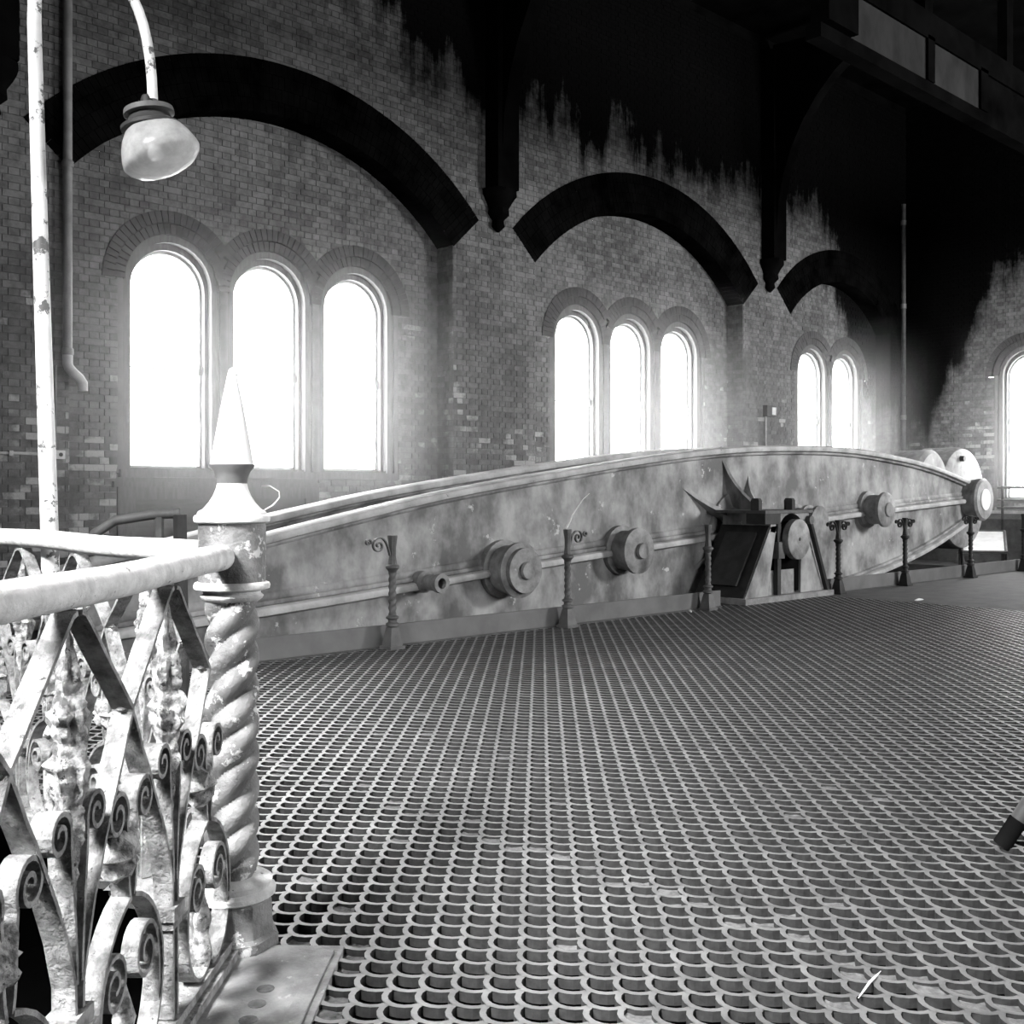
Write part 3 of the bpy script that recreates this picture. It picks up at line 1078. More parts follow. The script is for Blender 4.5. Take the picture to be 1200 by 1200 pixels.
# ------------------------------------------------------------------ pedestal
ped = thing('trunnion_pedestal', 'dark iron trunnion pedestal carrying the middle of the beam', 'pedestal', (12.9, 8.6, 0))
MB().box(11.78, 13.92, 8.10, 9.02, 0.0, 0.075).build('base_plate', M['boss_iron'], ped)
def quad_prism(fr, bk):
    v = list(fr) + list(bk)
    return MB().add(v, [(0, 1, 2, 3), (7, 6, 5, 4), (0, 4, 5, 1), (1, 5, 6, 2), (2, 6, 7, 3), (3, 7, 4, 0)])
fy, by = 8.20, 8.96
quad_prism([(11.86, fy, .07), (12.40, fy, .07), (12.62, fy, 1.0), (12.46, fy, 1.0)], [(11.86, by, .07), (12.40, by, .07), (12.62, by, 1.0), (12.46, by, 1.0)]).build('leg', M['dark_iron'], ped)  # shade of the left side put into this darker iron
quad_prism([(11.88, fy - .02, .075), (12.39, fy - .02, .075), (12.60, fy - .02, .99), (12.475, fy - .02, .99)], [(11.88, fy, .075), (12.39, fy, .075), (12.60, fy, .99), (12.475, fy, .99)]).build('lit_leg_face', M['beam_iron'], ped)  # thin lighter face added so the lit front differs from the leg
quad_prism([(13.22, fy, .07), (13.80, fy, .07), (13.36, fy, 1.0), (13.24, fy, 1.0)], [(13.22, by, .07), (13.80, by, .07), (13.36, by, 1.0), (13.24, by, 1.0)]).build('leg', M['beam_iron'], ped)
quad_prism([(12.40, fy + .03, .07), (13.10, fy + .03, .07), (13.10, fy + .03, .40), (12.47, fy + .03, .40)], [(12.40, fy + .3, .07), (13.10, fy + .3, .07), (13.10, fy + .3, .40), (12.47, fy + .3, .40)]).build('lower_web', M['boss_iron'], ped)
pts = [(12.46, 1.17), (12.46, .92), (12.60, .90)] + arc((12.96, .81), .345, 150, 30, 14) + [(13.30, .90), (13.40, .92), (13.40, 1.17)]
MB().prism([(x, 0, z) for x, z in pts], (0, fy - .02, 0), (0, by - .02, 0)).build('bearing_cap', M['beam_iron'], ped)
pts = arc((12.92, .78), .36, -20, 200, 24) + [(12.56, .40), (13.12, .40), (13.12, .10), (13.24, .10)]
MB().prism([(x, 0, z) for x, z in pts], (0, fy + .035, 0), (0, fy + .07, 0)).build('bearing_shade_sheet', M['near_black'], ped)  # black sheet standing in for the shadow round the trunnion
MB().prism([(12.40, 0, .07), (13.30, 0, .07), (13.26, 0, 1.0), (12.60, 0, 1.0)], (0, fy + .07, 0), (0, by - .1, 0)).build('body_web', M['mid_iron'], ped)
MB().box(12.30, 13.46, fy - .05, by, 1.16, 1.20).build('cap_plate', M['mid_iron'], ped)
MB().box(12.30, 12.66, fy - .045, fy + .25, 1.02, 1.16).build('cap_lug', M['dark_iron'], ped)
for x, y in ((12.40, 8.36), (13.20, 8.36)):
    b_ = MB().lathe([(.075, 1.20), (.075, 1.33), (.055, 1.36)], (x, y, 0), 'Z', 6, smooth=False).build('cap_nut', M['dark_iron'], ped)
MB().box(12.60, 12.68, fy - .04, fy + .02, .07, 1.02).build('guide_strip', M['dark_iron'], ped)
MB().box(12.58, 12.72, fy - .07, fy + .03, .56, .78).build('guide_block', M['mid_iron'], ped)
MB().tube([(13.36, fy - .05, 1.06), (13.84, fy - .03, .09)], .042, 8).build('stay_rod', M['dark_iron'], ped)
MB().lathe([(.06, -.07), (.06, 0)], (13.36, fy - .02, 1.06), 'Y', 10).build('stay_eye', M['mid_iron'], ped)
MB().box(11.92, 12.02, fy - .012, fy + .01, .10, .16).build('foot_lug', M['mid_iron'], ped)
# sunk panel on the leg's left flank
quad_prism([(11.93, 8.34, .22), (12.40, 8.34, .90), (12.40, 8.82, .90), (11.93, 8.82, .22)], [(11.90, 8.34, .23), (12.37, 8.34, .91), (12.37, 8.82, .91), (11.90, 8.82, .23)]).build('flank_panel', M['flank'], ped)

# ------------------------------------------------------------------ stanchions along the pit
def scroll_pts(s):
    p = bez((0.03, .86), (.06, .98), (.10, 1.045), (.17, 1.02), 8)
    sp = spiral((.16, .955), .07, .012, 75, -1.35, 22)
    return [(s * a, h) for a, h in p[:-1] + sp]
def make_stanchion(x, y, label, z0=0.0, left=True, right=True, mat='mid_iron', k=1.0):
    t = thing('stanchion', label, 'stanchion', (x, y, z0), 'ornamental stanchions along the beam pit')
    c = (x, y, z0)
    mb = MB()
    def sq(h0, a, h1, b):
        v = [(x + sx * q, y + sy * q, z0 + h) for h, q in ((h0, a), (h1, b)) for sx, sy in ((-1, -1), (1, -1), (1, 1), (-1, 1))]
        mb.add(v, [(3, 2, 1, 0), (4, 5, 6, 7), (0, 1, 5, 4), (1, 2, 6, 5), (2, 3, 7, 6), (3, 0, 4, 7)])
    sq(0, .085, .03, .085); sq(.03, .07, .13, .055); sq(.13, .055, .20, .04)
    mb.build('foot', M[mat], t)
    MB().lathe([(.04, .20), (.062, .21), (.062, .235), (.042, .245), (.042, .27), (.06, .28), (.06, .295), (.036, .31)], c, 'Z', 14).build('lower_ring', M[mat], t)
    prof = [(.034, .31 + (.40) * i / 40) for i in range(41)]
    MB().lathe(prof, c, 'Z', 18, fn=lambda a, h: 1 + .13 * cos(2 * (a - 2 * pi * h / .13))).build('twisted_shaft', M[mat], t)
    MB().lathe([(.032, .70), (.046, .725), (.066, .745), (.066, .765), (.04, .78)], c, 'Z', 14).build('collar', M[mat], t)
    MB().lathe([(.042, .78), (.032, .86), (.034, .94), (.046, 1.03), (.046, 1.045)], c, 'Z', 8, smooth=False).build('head', M[mat], t)
    for s, on in ((-1, left), (1, right)):
        if on:
            mb = MB().strap(scroll_pts(s), .028, .011)
            mb.v = [(x + a, y + b, z0 + h) for a, b, h in mb.v]
            mb.build('scroll', M[mat], t)
            m2 = MB().strap([(s * a, h) for a, h in spiral((.275, .985), .035, .008, 200, -1.2, 14)], .028, .011)
            m2.v = [(x + a, y + b, z0 + h) for a, b, h in m2.v]
            m2.build('scroll_tip', M[mat], t)
    return t
SY = 8.125
make_stanchion(6.19, SY, 'stanchion with only its left scroll, nearest the spiked post', left=True, right=False)
make_stanchion(8.53, SY, 'stanchion with dusty threads on its head, between two round bosses', left=False, right=True)
make_stanchion(11.02, SY, 'bare pale stanchion just left of the trunnion pedestal', left=False, right=False)
make_stanchion(14.08, SY, 'dark scrolled stanchion just right of the trunnion pedestal', mat='dark_iron')
make_stanchion(16.05, SY, 'dark scrolled stanchion in front of the beam, second from the pedestal', mat='dark_iron')
make_stanchion(18.35, SY, 'dark scrolled stanchion just left of the white board', mat='dark_iron')
make_stanchion(20.55, SY, 'dark stanchion at the far end of the curb, by the right edge', left=False, right=False, mat='dark_iron')
make_stanchion(22.1, 10.0, 'small stanchion beyond the pit, below the end disc of the beam', z0=-.02, left=True, right=False, mat='mid_iron')
tag(MB().box(21.3, XE - .02, CURB_Y + .05, WY - .05, -.3, -.02).build('landing', M['plate']), 'low iron landing at the end of the pit by the end wall', 'landing')

# ------------------------------------------------------------------ railings round the octagon opening
def make_railing(origin, ang, label, span):
    """built along +x (a = distance from the corner post), then turned"""
    t = thing('railing', label, 'railing', tuple(origin))
    Mx = Matrix.Translation(origin) @ Matrix.Rotation(ang, 4, 'Z')
    def put(mb, name, mat, par=None):
        mb.v = [tuple(Mx @ Vector(p)) for p in mb.v]
        return mb.build(name, M[mat], par or t)
    R = .0405
    mb = MB()
    pr = [(0.085, .012), (.09, .028), (.105, .038)] + [(0.12 + (span - .2) * i / 24, R) for i in range(25)]
    mb.tube([(a, 0, 1.243 + .003 * sin(a * 5)) for a, r in pr], [r for a, r in pr], 18)
    put(mb, 'handrail', 'rail_white')
    mb = MB().box(.10, span - .1, -.055, .055, 0.0, .03)
    mb.box(.10, span - .1, -.035, .035, .03, .055)
    put(mb, 'bottom_rail', 'rail_paint')
    PER, TH, WD = .605, .011, .05
    stems = [.62 + PER * k for k in range(int((span - .4) / PER))]
    def flower(a, h, r):
        m = MB()
        vs, fs = [], []
        for iu in range(9):
            for iv in range(14):
                th, ph = pi * iu / 8, 2 * pi * iv / 14
                p = Vector((sin(th) * cos(ph), cos(th) * .55, sin(th) * sin(ph)))
                q = 1 + .22 * cos(6 * ph) * sin(th) + .35 * noise.noise(p * 2.6 + Vector((a * 9, h * 7, 0)))
                vs.append((a + p.x * r * q, p.y * r * q * 1.3, h + p.z * r * q))
        for iu in range(8):
            for iv in range(14):
                fs.append((iu * 14 + iv, iu * 14 + (iv + 1) % 14, (iu + 1) * 14 + (iv + 1) % 14, (iu + 1) * 14 + iv))
        m.add(vs, fs, True)
        put(m, 'rosette', 'leaf_paint')
    for s0 in stems:
        for sg in (-1, 1):
            top = [(s0 + sg * .012, 1.196), (s0 + sg * .03, 1.19), (s0 + sg * .055, 1.168)]
            dn = [(s0 + sg * (.055 + .25 * i / 6), 1.168 - .233 * i / 6) for i in range(1, 7)]
            put(MB().strap(top + dn, WD, TH, .002), 'upper_bar', 'rail_paint')
            lo = bez((s0 + sg * .305, .935), (s0 + sg * .19, .74), (s0 + sg * .07, .60), (s0 + sg * .022, .42), 10)
            lo += [(s0 + sg * .018, .34), (s0 + sg * .016, .06)]
            put(MB().strap(lo, WD, TH, .002), 'lower_bar', 'rail_paint')
            # inner scroll curling outward at its top
            isc = bez((s0 + sg * .012, .42), (s0 + sg * .02, .60), (s0 + sg * .045, .68), (s0 + sg * .04, .745), 10)
            isc = isc[:-1] + [(s0 + sg * a, h) for a, h in spiral((.092, .752), .052, .012, 188, -1.5, 28)]
            put(MB().strap(isc, WD, TH), 'inner_scroll', 'rail_paint')
        # leafy spear on the stem
        m = MB()
        prof = [(.012, .50), (.016, .62), (.024, .70), (.034, .755), (.026, .79), (.040, .84), (.046, .875), (.028, .92), (.036, .955), (.040, .985), (.022, 1.03), (.026, 1.06), (.014, 1.11), (.006, 1.15), (.001, 1.17)]
        fine = []
        for i in range(len(prof) - 1):
            for j in range(6):
                u = j / 6
                fine.append((.78 * prof[i][0] * (1 - u) + .78 * prof[i + 1][0] * u, prof[i][1] * (1 - u) + prof[i + 1][1] * u))
        fine.append(prof[-1])
        m.lathe(fine, (s0, 0, 0), 'Z', 20, fn=lambda a, h: 1 + .3 * cos(4 * a) + .42 * noise.noise(Vector((cos(a) * 2.2, sin(a) * 2.2, h * 45 + s0))) + .16 * abs(sin(h * 95)))
        put(m, 'leaf_spear', 'leaf_paint')
        m = MB().box(s0 - .045, s0 + .045, -.036, .036, .325, .36)
        m.box(s0 - .035, s0 + .035, -.03, .03, .30, .325)
        put(m, 'stem_collar', 'rail_paint')
        put(MB().lathe([(.016, .05), (.014, .2), (.018, .33), (.013, .5)], (s0, 0, 0), 'Z', 10), 'stem', 'rail_paint')
    nodes = [.315 + PER * k for k in range(int((span - .4) / PER) + 1)]
    for n0 in nodes:
        flower(n0, .935, .02)
        flower(n0 + .03, .60, .062)
        for sg in (-1, 1):
            # S scroll below the crossing
            a0 = [(n0 + sg * a, h) for a, h in spiral((.085, .70), .062, .014, 210, -1.6, 28)][::-1]
            s1 = bez((n0 + sg * .031, .669), (n0 + sg * .02, .60), (n0 + sg * .03, .54), (n0 + sg * .012, .49), 6)
            put(MB().strap(a0[:-1] + s1, WD * .9, TH), 'scroll', 'rail_paint')
            # lower loop that curls inside
            lp = bez((n0 + sg * .012, .49), (n0 + sg * .13, .46), (n0 + sg * .23, .34), (n0 + sg * .20, .20), 8)
            lp += bez((n0 + sg * .20, .20), (n0 + sg * .17, .07), (n0 + sg * .08, .04), (n0 + sg * .025, .065), 8)[1:]
            put(MB().strap(lp, WD, TH), 'loop', 'rail_paint')
            sp = bez((n0 + sg * .185, .15), (n0 + sg * .20, .30), (n0 + sg * .17, .39), (n0 + sg * .10, .385), 8)
            sp = sp[:-1] + [(n0 + sg * a, h) for a, h in spiral((.10, .315), .07, .014, 90, 1.5, 28)]
            put(MB().strap(sp, WD * .85, TH), 'inner_curl', 'rail_paint')
        put(MB().lathe([(.02, .05), (.035, .10), (.02, .16), (.028, .20), (.008, .27), (.001, .30)], (n0, 0, 0), 'Z', 10,
                       fn=lambda a, h: 1 + .3 * noise.noise(Vector((cos(a), sin(a), h * 30)))), 'bud', 'leaf_paint')
    return t
near_rail = make_railing(P0, radians(225), 'flaking white scrollwork railing running towards the viewer', side)
far_rail = make_railing(P0, radians(90), 'scrollwork railing with white handrail running back under the lamp', side)

# ------------------------------------------------------------------ corner post
def make_post(loc, label):
    t = thing('railing_post', label, 'post', tuple(loc), 'posts of the octagonal railing')
    c = tuple(loc)
    MB().lathe([(.150, 0), (.150, .035), (.132, .045), (.128, .145), (.118, .155)], c, 'Z', 8, smooth=False).build('base', M['post_paint'], t)
    MB().lathe([(.115, .150), (.137, .162), (.139, .178), (.122, .188), (.126, .196), (.128, .206), (.112, .216), (.090, .225)], c, 'Z', 28).build('base_rings', M['rail_white'], t)
    n = 120
    prof = [(.082, .215 + (1.105 - .215) * i / n) for i in range(n + 1)]
    MB().lathe(prof, c, 'Z', 48, fn=lambda a, h: .74 + .31 * abs(cos(1.5 * (a - 2 * pi * h / .315))) ** .8).build('twisted_shaft', M['post_paint'], t)
    MB().lathe([(.085, 1.10), (.096, 1.108), (.100, 1.116), (.090, 1.124), (.092, 1.132), (.119, 1.140), (.121, 1.150), (.117, 1.158), (.107, 1.162)], c, 'Z', 28).build('neck_rings', M['rail_white'], t)
    MB().lathe([(.106, 1.158), (.106, 1.356)], c, 'Z', 24).build('drum', M['post_paint'], t)
    MB().lathe([(.108, 1.348), (.119, 1.354), (.121, 1.366), (.117, 1.374), (.110, 1.376), (.108, 1.384), (.100, 1.390), (.094, 1.392), (.088, 1.398), (.074, 1.414), (.060, 1.436), (.051, 1.458), (.047, 1.476)], c, 'Z', 28).build('cap', M['post_white'], t)
    MB().lathe([(.047, 1.474), (.049, 1.492), (.057, 1.514), (.072, 1.532), (.073, 1.537)], c, 'Z', 24).build('vase', M['stone'], t)
    MB().lathe([(.068, 1.536), (.058, 1.60), (.036, 1.72), (.014, 1.83), (.010, 1.842), (.002, 1.848)], c, 'Z', 24).build('spike', M['white'], t)  # glare of the window behind put into the white colour
    return t
post0 = make_post(P0, 'twisted post with tall glare-white spike at the railing corner')
p1 = copy_tree(post0); p1.location = OCT[1]; p1['label'] = 'twisted spiked post at the far end of the lamp railing'
p7 = copy_tree(post0); p7.location = OCT[7]; p7['label'] = 'twisted spiked post at the near end of the railing beside the viewpoint'

# ------------------------------------------------------------------ lamp
lamp = thing('lamp_standard', 'white swan-neck lamp standard with a tilted glass shade', 'lamp', (1.90, 4.88, 0))
path = [(1.868, 4.89, 0), (1.855, 4.90, 1.2), (1.825, 4.92, 2.4), (1.80, 4.935, 3.5)]
path += bez((1.80, 4.935, 3.5), (1.79, 4.94, 3.86), (1.91, 4.82, 3.86), (2.01, 4.72, 3.76), 10)[1:]
path += bez((2.01, 4.72, 3.76), (2.11, 4.62, 3.66), (2.165, 4.575, 3.5), (2.17, 4.565, 3.16), 10)[1:]
rr = []
for p in path:
    rr.append(0.042 - .013 * min(1, p[2] / 3.6))
for i in range(len(path) - 10, len(path)):
    rr[i] = .022
MB().tube(path, rr, 16).build('swan_neck_pole', M['lamp_white'], lamp)
MB().lathe([(.09, 0), (.09, .02), (.055, .04), (.042, .10)], (1.868, 4.89, 0), 'Z', 16).build('foot', M['mid_iron'], lamp)
LC = Vector((2.168, 4.562, 3.0))
tilt = Matrix.Translation(LC) @ Matrix.Rotation(radians(24), 4, Vector((0.688, 0.7254, 0)) * -1) @ Matrix.Translation(-LC)
tilt2 = Matrix.Translation(LC) @ Matrix.Rotation(radians(9), 4, Vector((0.688, 0.7254, 0)) * -1) @ Matrix.Translation(-LC)
def lpart(prof, name, mat, seg=32, caps=True):
    mb = MB().lathe(prof, (LC.x, LC.y, 0), 'Z', seg, caps=caps)
    mb.v = [tuple((tilt if name == 'glass_shade' else tilt2) @ Vector(p)) for p in mb.v]
    return mb.build(name, M[mat], lamp)
lpart([(.018, 3.18), (.026, 3.165), (.026, 3.13), (.04, 3.125)], 'socket', 'dark_iron')
lpart([(.05, 3.128), (.105, 3.118), (.108, 3.095), (.09, 3.09)], 'upper_canopy', 'mid_iron')
lpart([(.085, 3.092), (.10, 3.06), (.128, 3.045), (.128, 3.03), (.115, 3.025)], 'lower_canopy', 'dark_iron')
gl = [(.112, 3.035), (.135, 3.005), (.155, 2.965), (.168, 2.925), (.172, 2.90), (.165, 2.885), (.14, 2.862), (.10, 2.845), (.05, 2.836), (.002, 2.834)]
lpart(gl, 'glass_shade', 'shade', 36, False)
lpart([(.012, 3.02), (.014, 2.98), (.03, 2.94), (.034, 2.915), (.02, 2.885), (.002, 2.88)], 'bulb', 'white', 16)

# ------------------------------------------------------------------ wall fittings
dp = thing('downpipe', 'grey downpipe with a cranked pale foot beside the nearest bay', 'pipe', (4.5, WY - .07, 2.5))
MB().tube([(4.5, WY - .085, 9.4), (4.5, WY - .085, 2.82)], .047, 14).build('pipe_run', M['pipe'], dp)
MB().tube([(4.5, WY - .085, 2.9), (4.5, WY - .085, 2.78), (4.515, WY - .085, 2.73), (4.56, WY - .088, 2.68), (4.62, WY - .09, 2.63), (4.655, WY - .09, 2.58), (4.655, WY - .09, 2.50)], .052, 14).build('crank', M['pale_pipe'], dp)
for z in (2.86, 4.8, 7.0):
    MB().lathe([(.058, z), (.060, z + .02), (.060, z + .06), (.05, z + .075)], (4.5, WY - .085, 0), 'Z', 14).build('pipe_collar', M['pipe'], dp)
sb = thing('wall_socket', 'small pale twin socket box on the brick wall beside the lamp pole', 'socket', (4.40, WY - .03, 1.83))
MB().box(4.30, 4.48, WY - .075, WY - .012, 1.785, 1.875).build('box', M['white'], sb)
for x in (4.345, 4.435):
    MB().lathe([(.021, -.0755), (.021, -.080)], (x, WY, 1.83), 'Y', 12).build('outlet', M['dark_iron'], sb)
cd = thing('conduit', 'thin pale conduit running level along the wall to the socket', 'conduit', (3.9, WY - .03, 1.84))
MB().tube([(2.6, WY - .032, 1.835), (4.30, WY - .032, 1.835)], .016, 8).build('conduit_run', M['pale_pipe'], cd)
for x in (3.0, 3.95):
    MB().box(x - .02, x + .02, WY - .055, WY - .01, 1.81, 1.86).build('clip', M['pale_pipe'], cd)
c2 = thing('thin_conduit', 'thin upright conduit on the brickwork below the downpipe', 'conduit', (4.36, WY - .02, 1.9))
MB().tube([(4.40, WY - .026, 1.90), (4.40, WY - .026, 2.75)], .012, 8).build('conduit_run', M['pipe'], c2)
fp = thing('corner_pipe', 'tall thin pipe in the dark far corner', 'pipe', (22.5, WY - .07, 1.2))
MB().tube([(22.5, WY - .075, 1.0), (22.5, WY - .075, 7.65)], .05, 10).build('pipe_run', M['mid_iron'], fp)
for z in (3.0, 5.4, 7.2):
    MB().lathe([(.06, z), (.06, z + .1)], (22.5, WY - .075, 0), 'Z', 10).build('pipe_collar', M['pipe'], fp)
sw = thing('switch_box', 'black switch box on the pier between the middle and far bays', 'switch', (17.4, WY - .05, 2.93))
MB().box(17.25, 17.53, WY - .11, WY - .012, 2.83, 3.03).build('box', M['dark_iron'], sw)
MB().box(17.40, 17.52, WY - .118, WY - .105, 2.86, 3.0).build('face_plate', M['white'], sw)
MB().tube([(17.32, WY - .03, 1.6), (17.32, WY - .03, 2.83)], .015, 8).build('feed_conduit', M['pale_pipe'], sw)

# ------------------------------------------------------------------ roof brackets on the piers
def bracket(x, label):
    t = thing('roof_bracket', label, 'bracket', (x, WY, 5.2), 'flat black roof brackets on the piers')
    MB().lathe([(.02, 5.12), (.10, 5.2), (.08, 5.28), (.16, 5.36), (.15, 5.45), (.22, 5.56), (.26, 5.62), (.26, 5.70)], (x, WY - .06, 0), 'Z', 10,
               fn=lambda a, h: 1 + .12 * noise.noise(Vector((cos(a) * 2, sin(a) * 2, h * 9)))).build('corbel', M['near_black'], t)
    MB().box(x - .20, x + .20, WY - .28, WY - .012, 5.70, 9.5).build('wall_post', M['near_black'], t)
    pts = []
    arcp = [(WY - .28 - 2.8 * (1 - cos(radians(a))), 6.2 + 3.2 * sin(radians(a))) for a in range(0, 91, 9)]
    ar2 = [(WY - .28 - 2.5 * (1 - cos(radians(a))), 6.6 + 3.0 * sin(radians(a))) for a in range(90, -1, -9)]
    v = [(x, y, z) for y, z in arcp] + [(x, WY - .2, 9.6)]
    MB().prism(v, (-.12, 0, 0), (.12, 0, 0)).build('curved_brace', M['near_black'], t)
    return t
bracket(3.75, 'black roof bracket at the upper left edge')
bracket(10.585, 'black roof bracket between the nearest and middle bays')
bracket(17.41, 'black roof bracket between the middle and far bays')

# ------------------------------------------------------------------ overhead girder
gd = thing('overhead_girder', 'dark overhead girder with two grey panels, upper right', 'girder', (11.5, 5.68, 6.0))
GY = 5.68
MB().box(9.5, XE, GY - .012, GY + .16, 5.86, 6.0).build('bottom_flange', M['near_black'], gd)
MB().box(9.5, XE, GY - .03, GY + .16, 6.46, 6.76).build('top_flange', M['near_black'], gd)
MB().box(10.06, 11.70, GY, GY + .03, 6.0, 6.50).build('web_panel', M['panel_grey'], gd)
MB().box(11.86, 13.05, GY, GY + .03, 6.0, 6.50).build('web_panel', M['panel_grey'], gd)
MB().box(13.25, XE, GY, GY + .03, 6.0, 6.50).build('shaded_web', M['near_black'], gd)  # unlit stretch of web, its shade put into the black colour
MB().box(9.5, 10.06, GY - .1, GY + .1, 6.0, 6.50).build('end_block', M['near_black'], gd)
for x0, x1 in ((11.70, 11.86), (13.05, 13.25)):
    MB().box(x0, x1, GY - .03, GY + .1, 6.0, 6.50).build('stiffener', M['near_black'], gd)
for x in (9.6, 11.73, 13.9, 18.0):
    MB().box(x - .09, x + .09, GY - .02, GY + .1, 6.76, ZC).build('hanger', M['near_black'], gd)

# ------------------------------------------------------------------ far end: guard rail, board
gr = thing('guard_rail', 'three-bar guard rail in front of the end wall', 'guard rail', (22.2, 8.5, 0))
for z in (1.53, 1.28, 1.13):
    MB().tube([(22.35, 6.2, z), (22.35, 9.35, z)], .028, 8).build('bar', M['mid_iron'], gr)
for y in (6.3, 7.9, 9.25):
    MB().tube([(22.35, y, -.02), (22.35, y, 1.56)], .03, 8).build('upright', M['dark_iron'], gr)
bd = thing('framed_board', 'white framed board propped up below the end wall', 'board', (21.9, 9.3, 0))
def bquad(A, B, C_, D_, th):
    A, B, C_, D_ = map(Vector, (A, B, C_, D_))
    n = (B - A).cross(D_ - A).normalized() * th
    return MB().add([A, B, C_, D_, A + n, B + n, C_ + n, D_ + n], [(0, 1, 2, 3), (7, 6, 5, 4), (0, 4, 5, 1), (1, 5, 6, 2), (2, 6, 7, 3), (3, 7, 4, 0)])
BA, BB, BC, BD = Vector((20.75, 9.35, .27)), Vector((21.2, 8.70, .27)), Vector((22.2, 9.15, .63)), Vector((21.75, 9.85, .63))
bquad(BA, BB, BC, BD, .03).build('board_face', M['white'], bd)
for a, b in ((BA, BB), (BB, BC), (BC, BD), (BD, BA)):
    up = Vector((0, 0, .03))
    MB().tube([a + up, b + up], .028, 6).build('frame_bar', M['mid_iron'], bd)
for p in (BA, BB, BC, BD):
    MB().tube([p, (p.x, p.y, -.02)], .03, 6).build('prop', M['dark_iron'], bd)

# bent handrail beyond the lamp railing
hr = thing('bent_handrail', 'short bent grey handrail beyond the lamp railing', 'handrail', (2.95, 6.6, 0))
q = [(2.86, 7.05, 1.05), (2.92, 6.97, 1.18), (3.02, 6.88, 1.265), (3.2, 6.75, 1.30), (3.34, 6.64, 1.31)]
MB().tube(q, .032, 10).build('rail', M['mid_iron'], hr)
MB().tube([(2.86, 7.05, 1.06), (2.80, 7.10, 0.0)], .03, 8).build('leg', M['mid_iron'], hr)
MB().tube([(3.24, 6.72, 1.29), (3.24, 6.72, 0.0)], .03, 8).build('leg', M['mid_iron'], hr)
MB().tube([(3.34, 6.64, 1.30), (3.36, 6.63, 0.0)], .045, 8).build('leg', M['dark_iron'], hr)

# tripod at the right edge
tp = thing('tripod_stand', 'black tripod stand whose leg with grey band enters at the right edge', 'tripod', (4.9, 1.4, 0))
head = Vector((4.98, 1.30, 1.25))
for f_, band in ((Vector((4.545, 1.885, 0)), True), (Vector((5.55, 1.55, 0)), False), (Vector((4.75, .55, 0)), False)):
    d = (head - f_)
    L = MB().tube([f_ + d * .03, head], .026, 10).build('leg', M['rubber'], tp)
    MB().tube([f_ + Vector((0, 0, .004)), f_ + d * .09], .036, 10).build('rubber_foot', M['rubber'], L)
    if band:
        MB().tube([f_ + d * .085, f_ + d * .15], .033, 10).build('grey_band', M['band'], L)
MB().lathe([(.05, 1.2), (.06, 1.26), (.04, 1.32)], (head.x, head.y, 0), 'Z', 12).build('head', M['rubber'], tp)

# ------------------------------------------------------------------ litter and threads
def feather(a, b, r, label, name='straw', mid=None):
    a, b = Vector(a), Vector(b)
    m_ = Vector(mid) if mid else (a + b) / 2 + Vector((0, 0, .006))
    mb = MB().tube([a, a.lerp(m_, .5), m_, m_.lerp(b, .5), b], [r * .4, r, r * 1.2, r * .9, r * .3], 6)
    return tag(mb.build(name, M['feather']), label, 'litter')
feather((2.877, 1.597, .006), (3.087, 1.64, .006), .0035, 'pale straw lying on the grating at the lower right')
feather((13.9, 6.9, .01), (14.06, 6.86, .012), .014, 'small white feather on the floor plates near the far curb', 'feather')
feather((10.66, 8.10, .0), (10.66, 8.14, .02), .012, 'tiny white scrap at the foot of the curb', 'feather')
t_ = MB().tube([(8.53, 8.15, 1.05), (8.58, 8.14, 1.13), (8.62, 8.14, 1.20), (8.68, 8.13, 1.27), (8.77, 8.12, 1.37), (8.86, 8.11, 1.43)], [.012, .01, .008, .006, .005, .003], 5)
tag(t_.build('dust_thread', M['feather']), 'dusty cobweb thread rising from the scrolled stanchion head', 'cobweb')
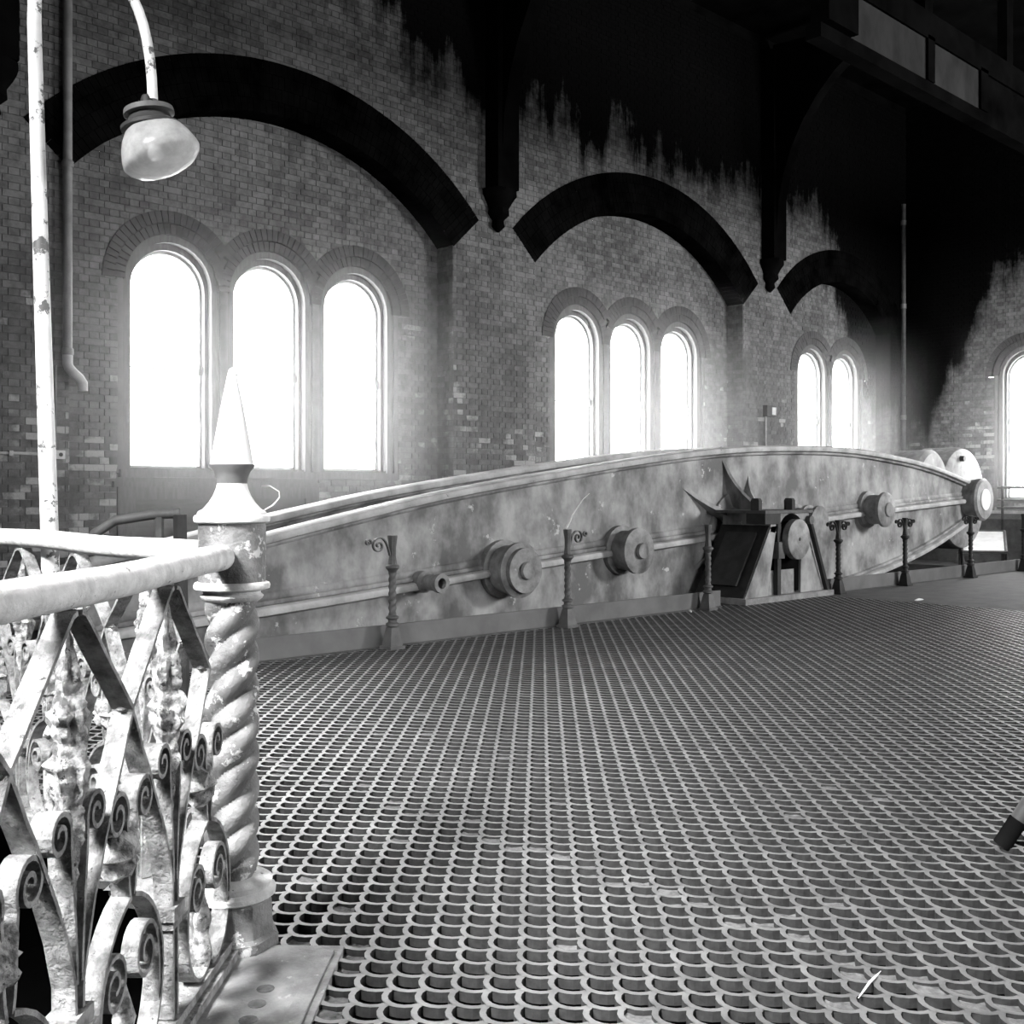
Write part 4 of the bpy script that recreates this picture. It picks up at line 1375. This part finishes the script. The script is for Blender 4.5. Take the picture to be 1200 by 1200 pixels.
t_ = MB().tube([(1.875, 3.16, 1.468), (1.90, 3.15, 1.468), (1.928, 3.14, 1.45), (1.93, 3.14, 1.43), (1.905, 3.14, 1.405), (1.88, 3.15, 1.39)], .0022, 5)
tag(t_.build('wire_loop', M['feather']), 'thin pale wire loop hanging at the spiked post cap', 'wire')

# ------------------------------------------------------------------ haze volume added to imitate glare round the windows
hz_m = bpy.data.materials.new('glare_haze')
hz_m.use_nodes = True
nt = hz_m.node_tree
nt.nodes.remove(nt.nodes['Principled BSDF'])
vs_ = nt.nodes.new('ShaderNodeVolumeScatter')
vs_.inputs['Anisotropy'].default_value = 0.35
sx = nt.nodes.new('ShaderNodeSeparateXYZ')
nt.links.new(coords(nt, (1, 1, 1), True), sx.inputs[0])
def fall(out, a, b):
    r_ = nt.nodes.new('ShaderNodeMapRange')
    r_.interpolation_type = 'SMOOTHSTEP'
    r_.inputs[1].default_value = a
    r_.inputs[2].default_value = b
    nt.links.new(out, r_.inputs[0])
    return r_.outputs[0]
dn = mth(nt, 'MULTIPLY', fall(sx.outputs[1], 10.2, 11.4), fall(sx.outputs[2], 5.2, 1.9))
nt.links.new(mth(nt, 'MULTIPLY', dn, 0.25), vs_.inputs['Density'])
nt.links.new(vs_.outputs[0], nt.nodes['Material Output'].inputs['Volume'])
hz = MB().box(3.6, XE - .05, 10.2, WY - .03, 0.9, 5.4).build('glare_haze', hz_m)
hz['kind'] = 'stuff'
tag(hz, 'added haze imitating lens glare in front of the windows', 'haze')

def end_haze():
    m = hz_m.copy()
    m.name = 'glare_haze_end'
    nt2 = m.node_tree
    for n in nt2.nodes:
        if n.bl_idname == 'ShaderNodeMapRange' and abs(n.inputs[2].default_value - 11.4) < .01:
            n.inputs[1].default_value, n.inputs[2].default_value = 21.4, 22.7
            sep = [q for q in nt2.nodes if q.bl_idname == 'ShaderNodeSeparateXYZ'][0]
            nt2.links.new(sep.outputs[0], n.inputs[0])
    h2 = MB().box(21.4, XE - .08, 6.6, 10.15, 0.9, 5.4).build('glare_haze', m)
    h2['kind'] = 'stuff'
    tag(h2, 'added haze imitating lens glare before the end wall window', 'haze')
end_haze()
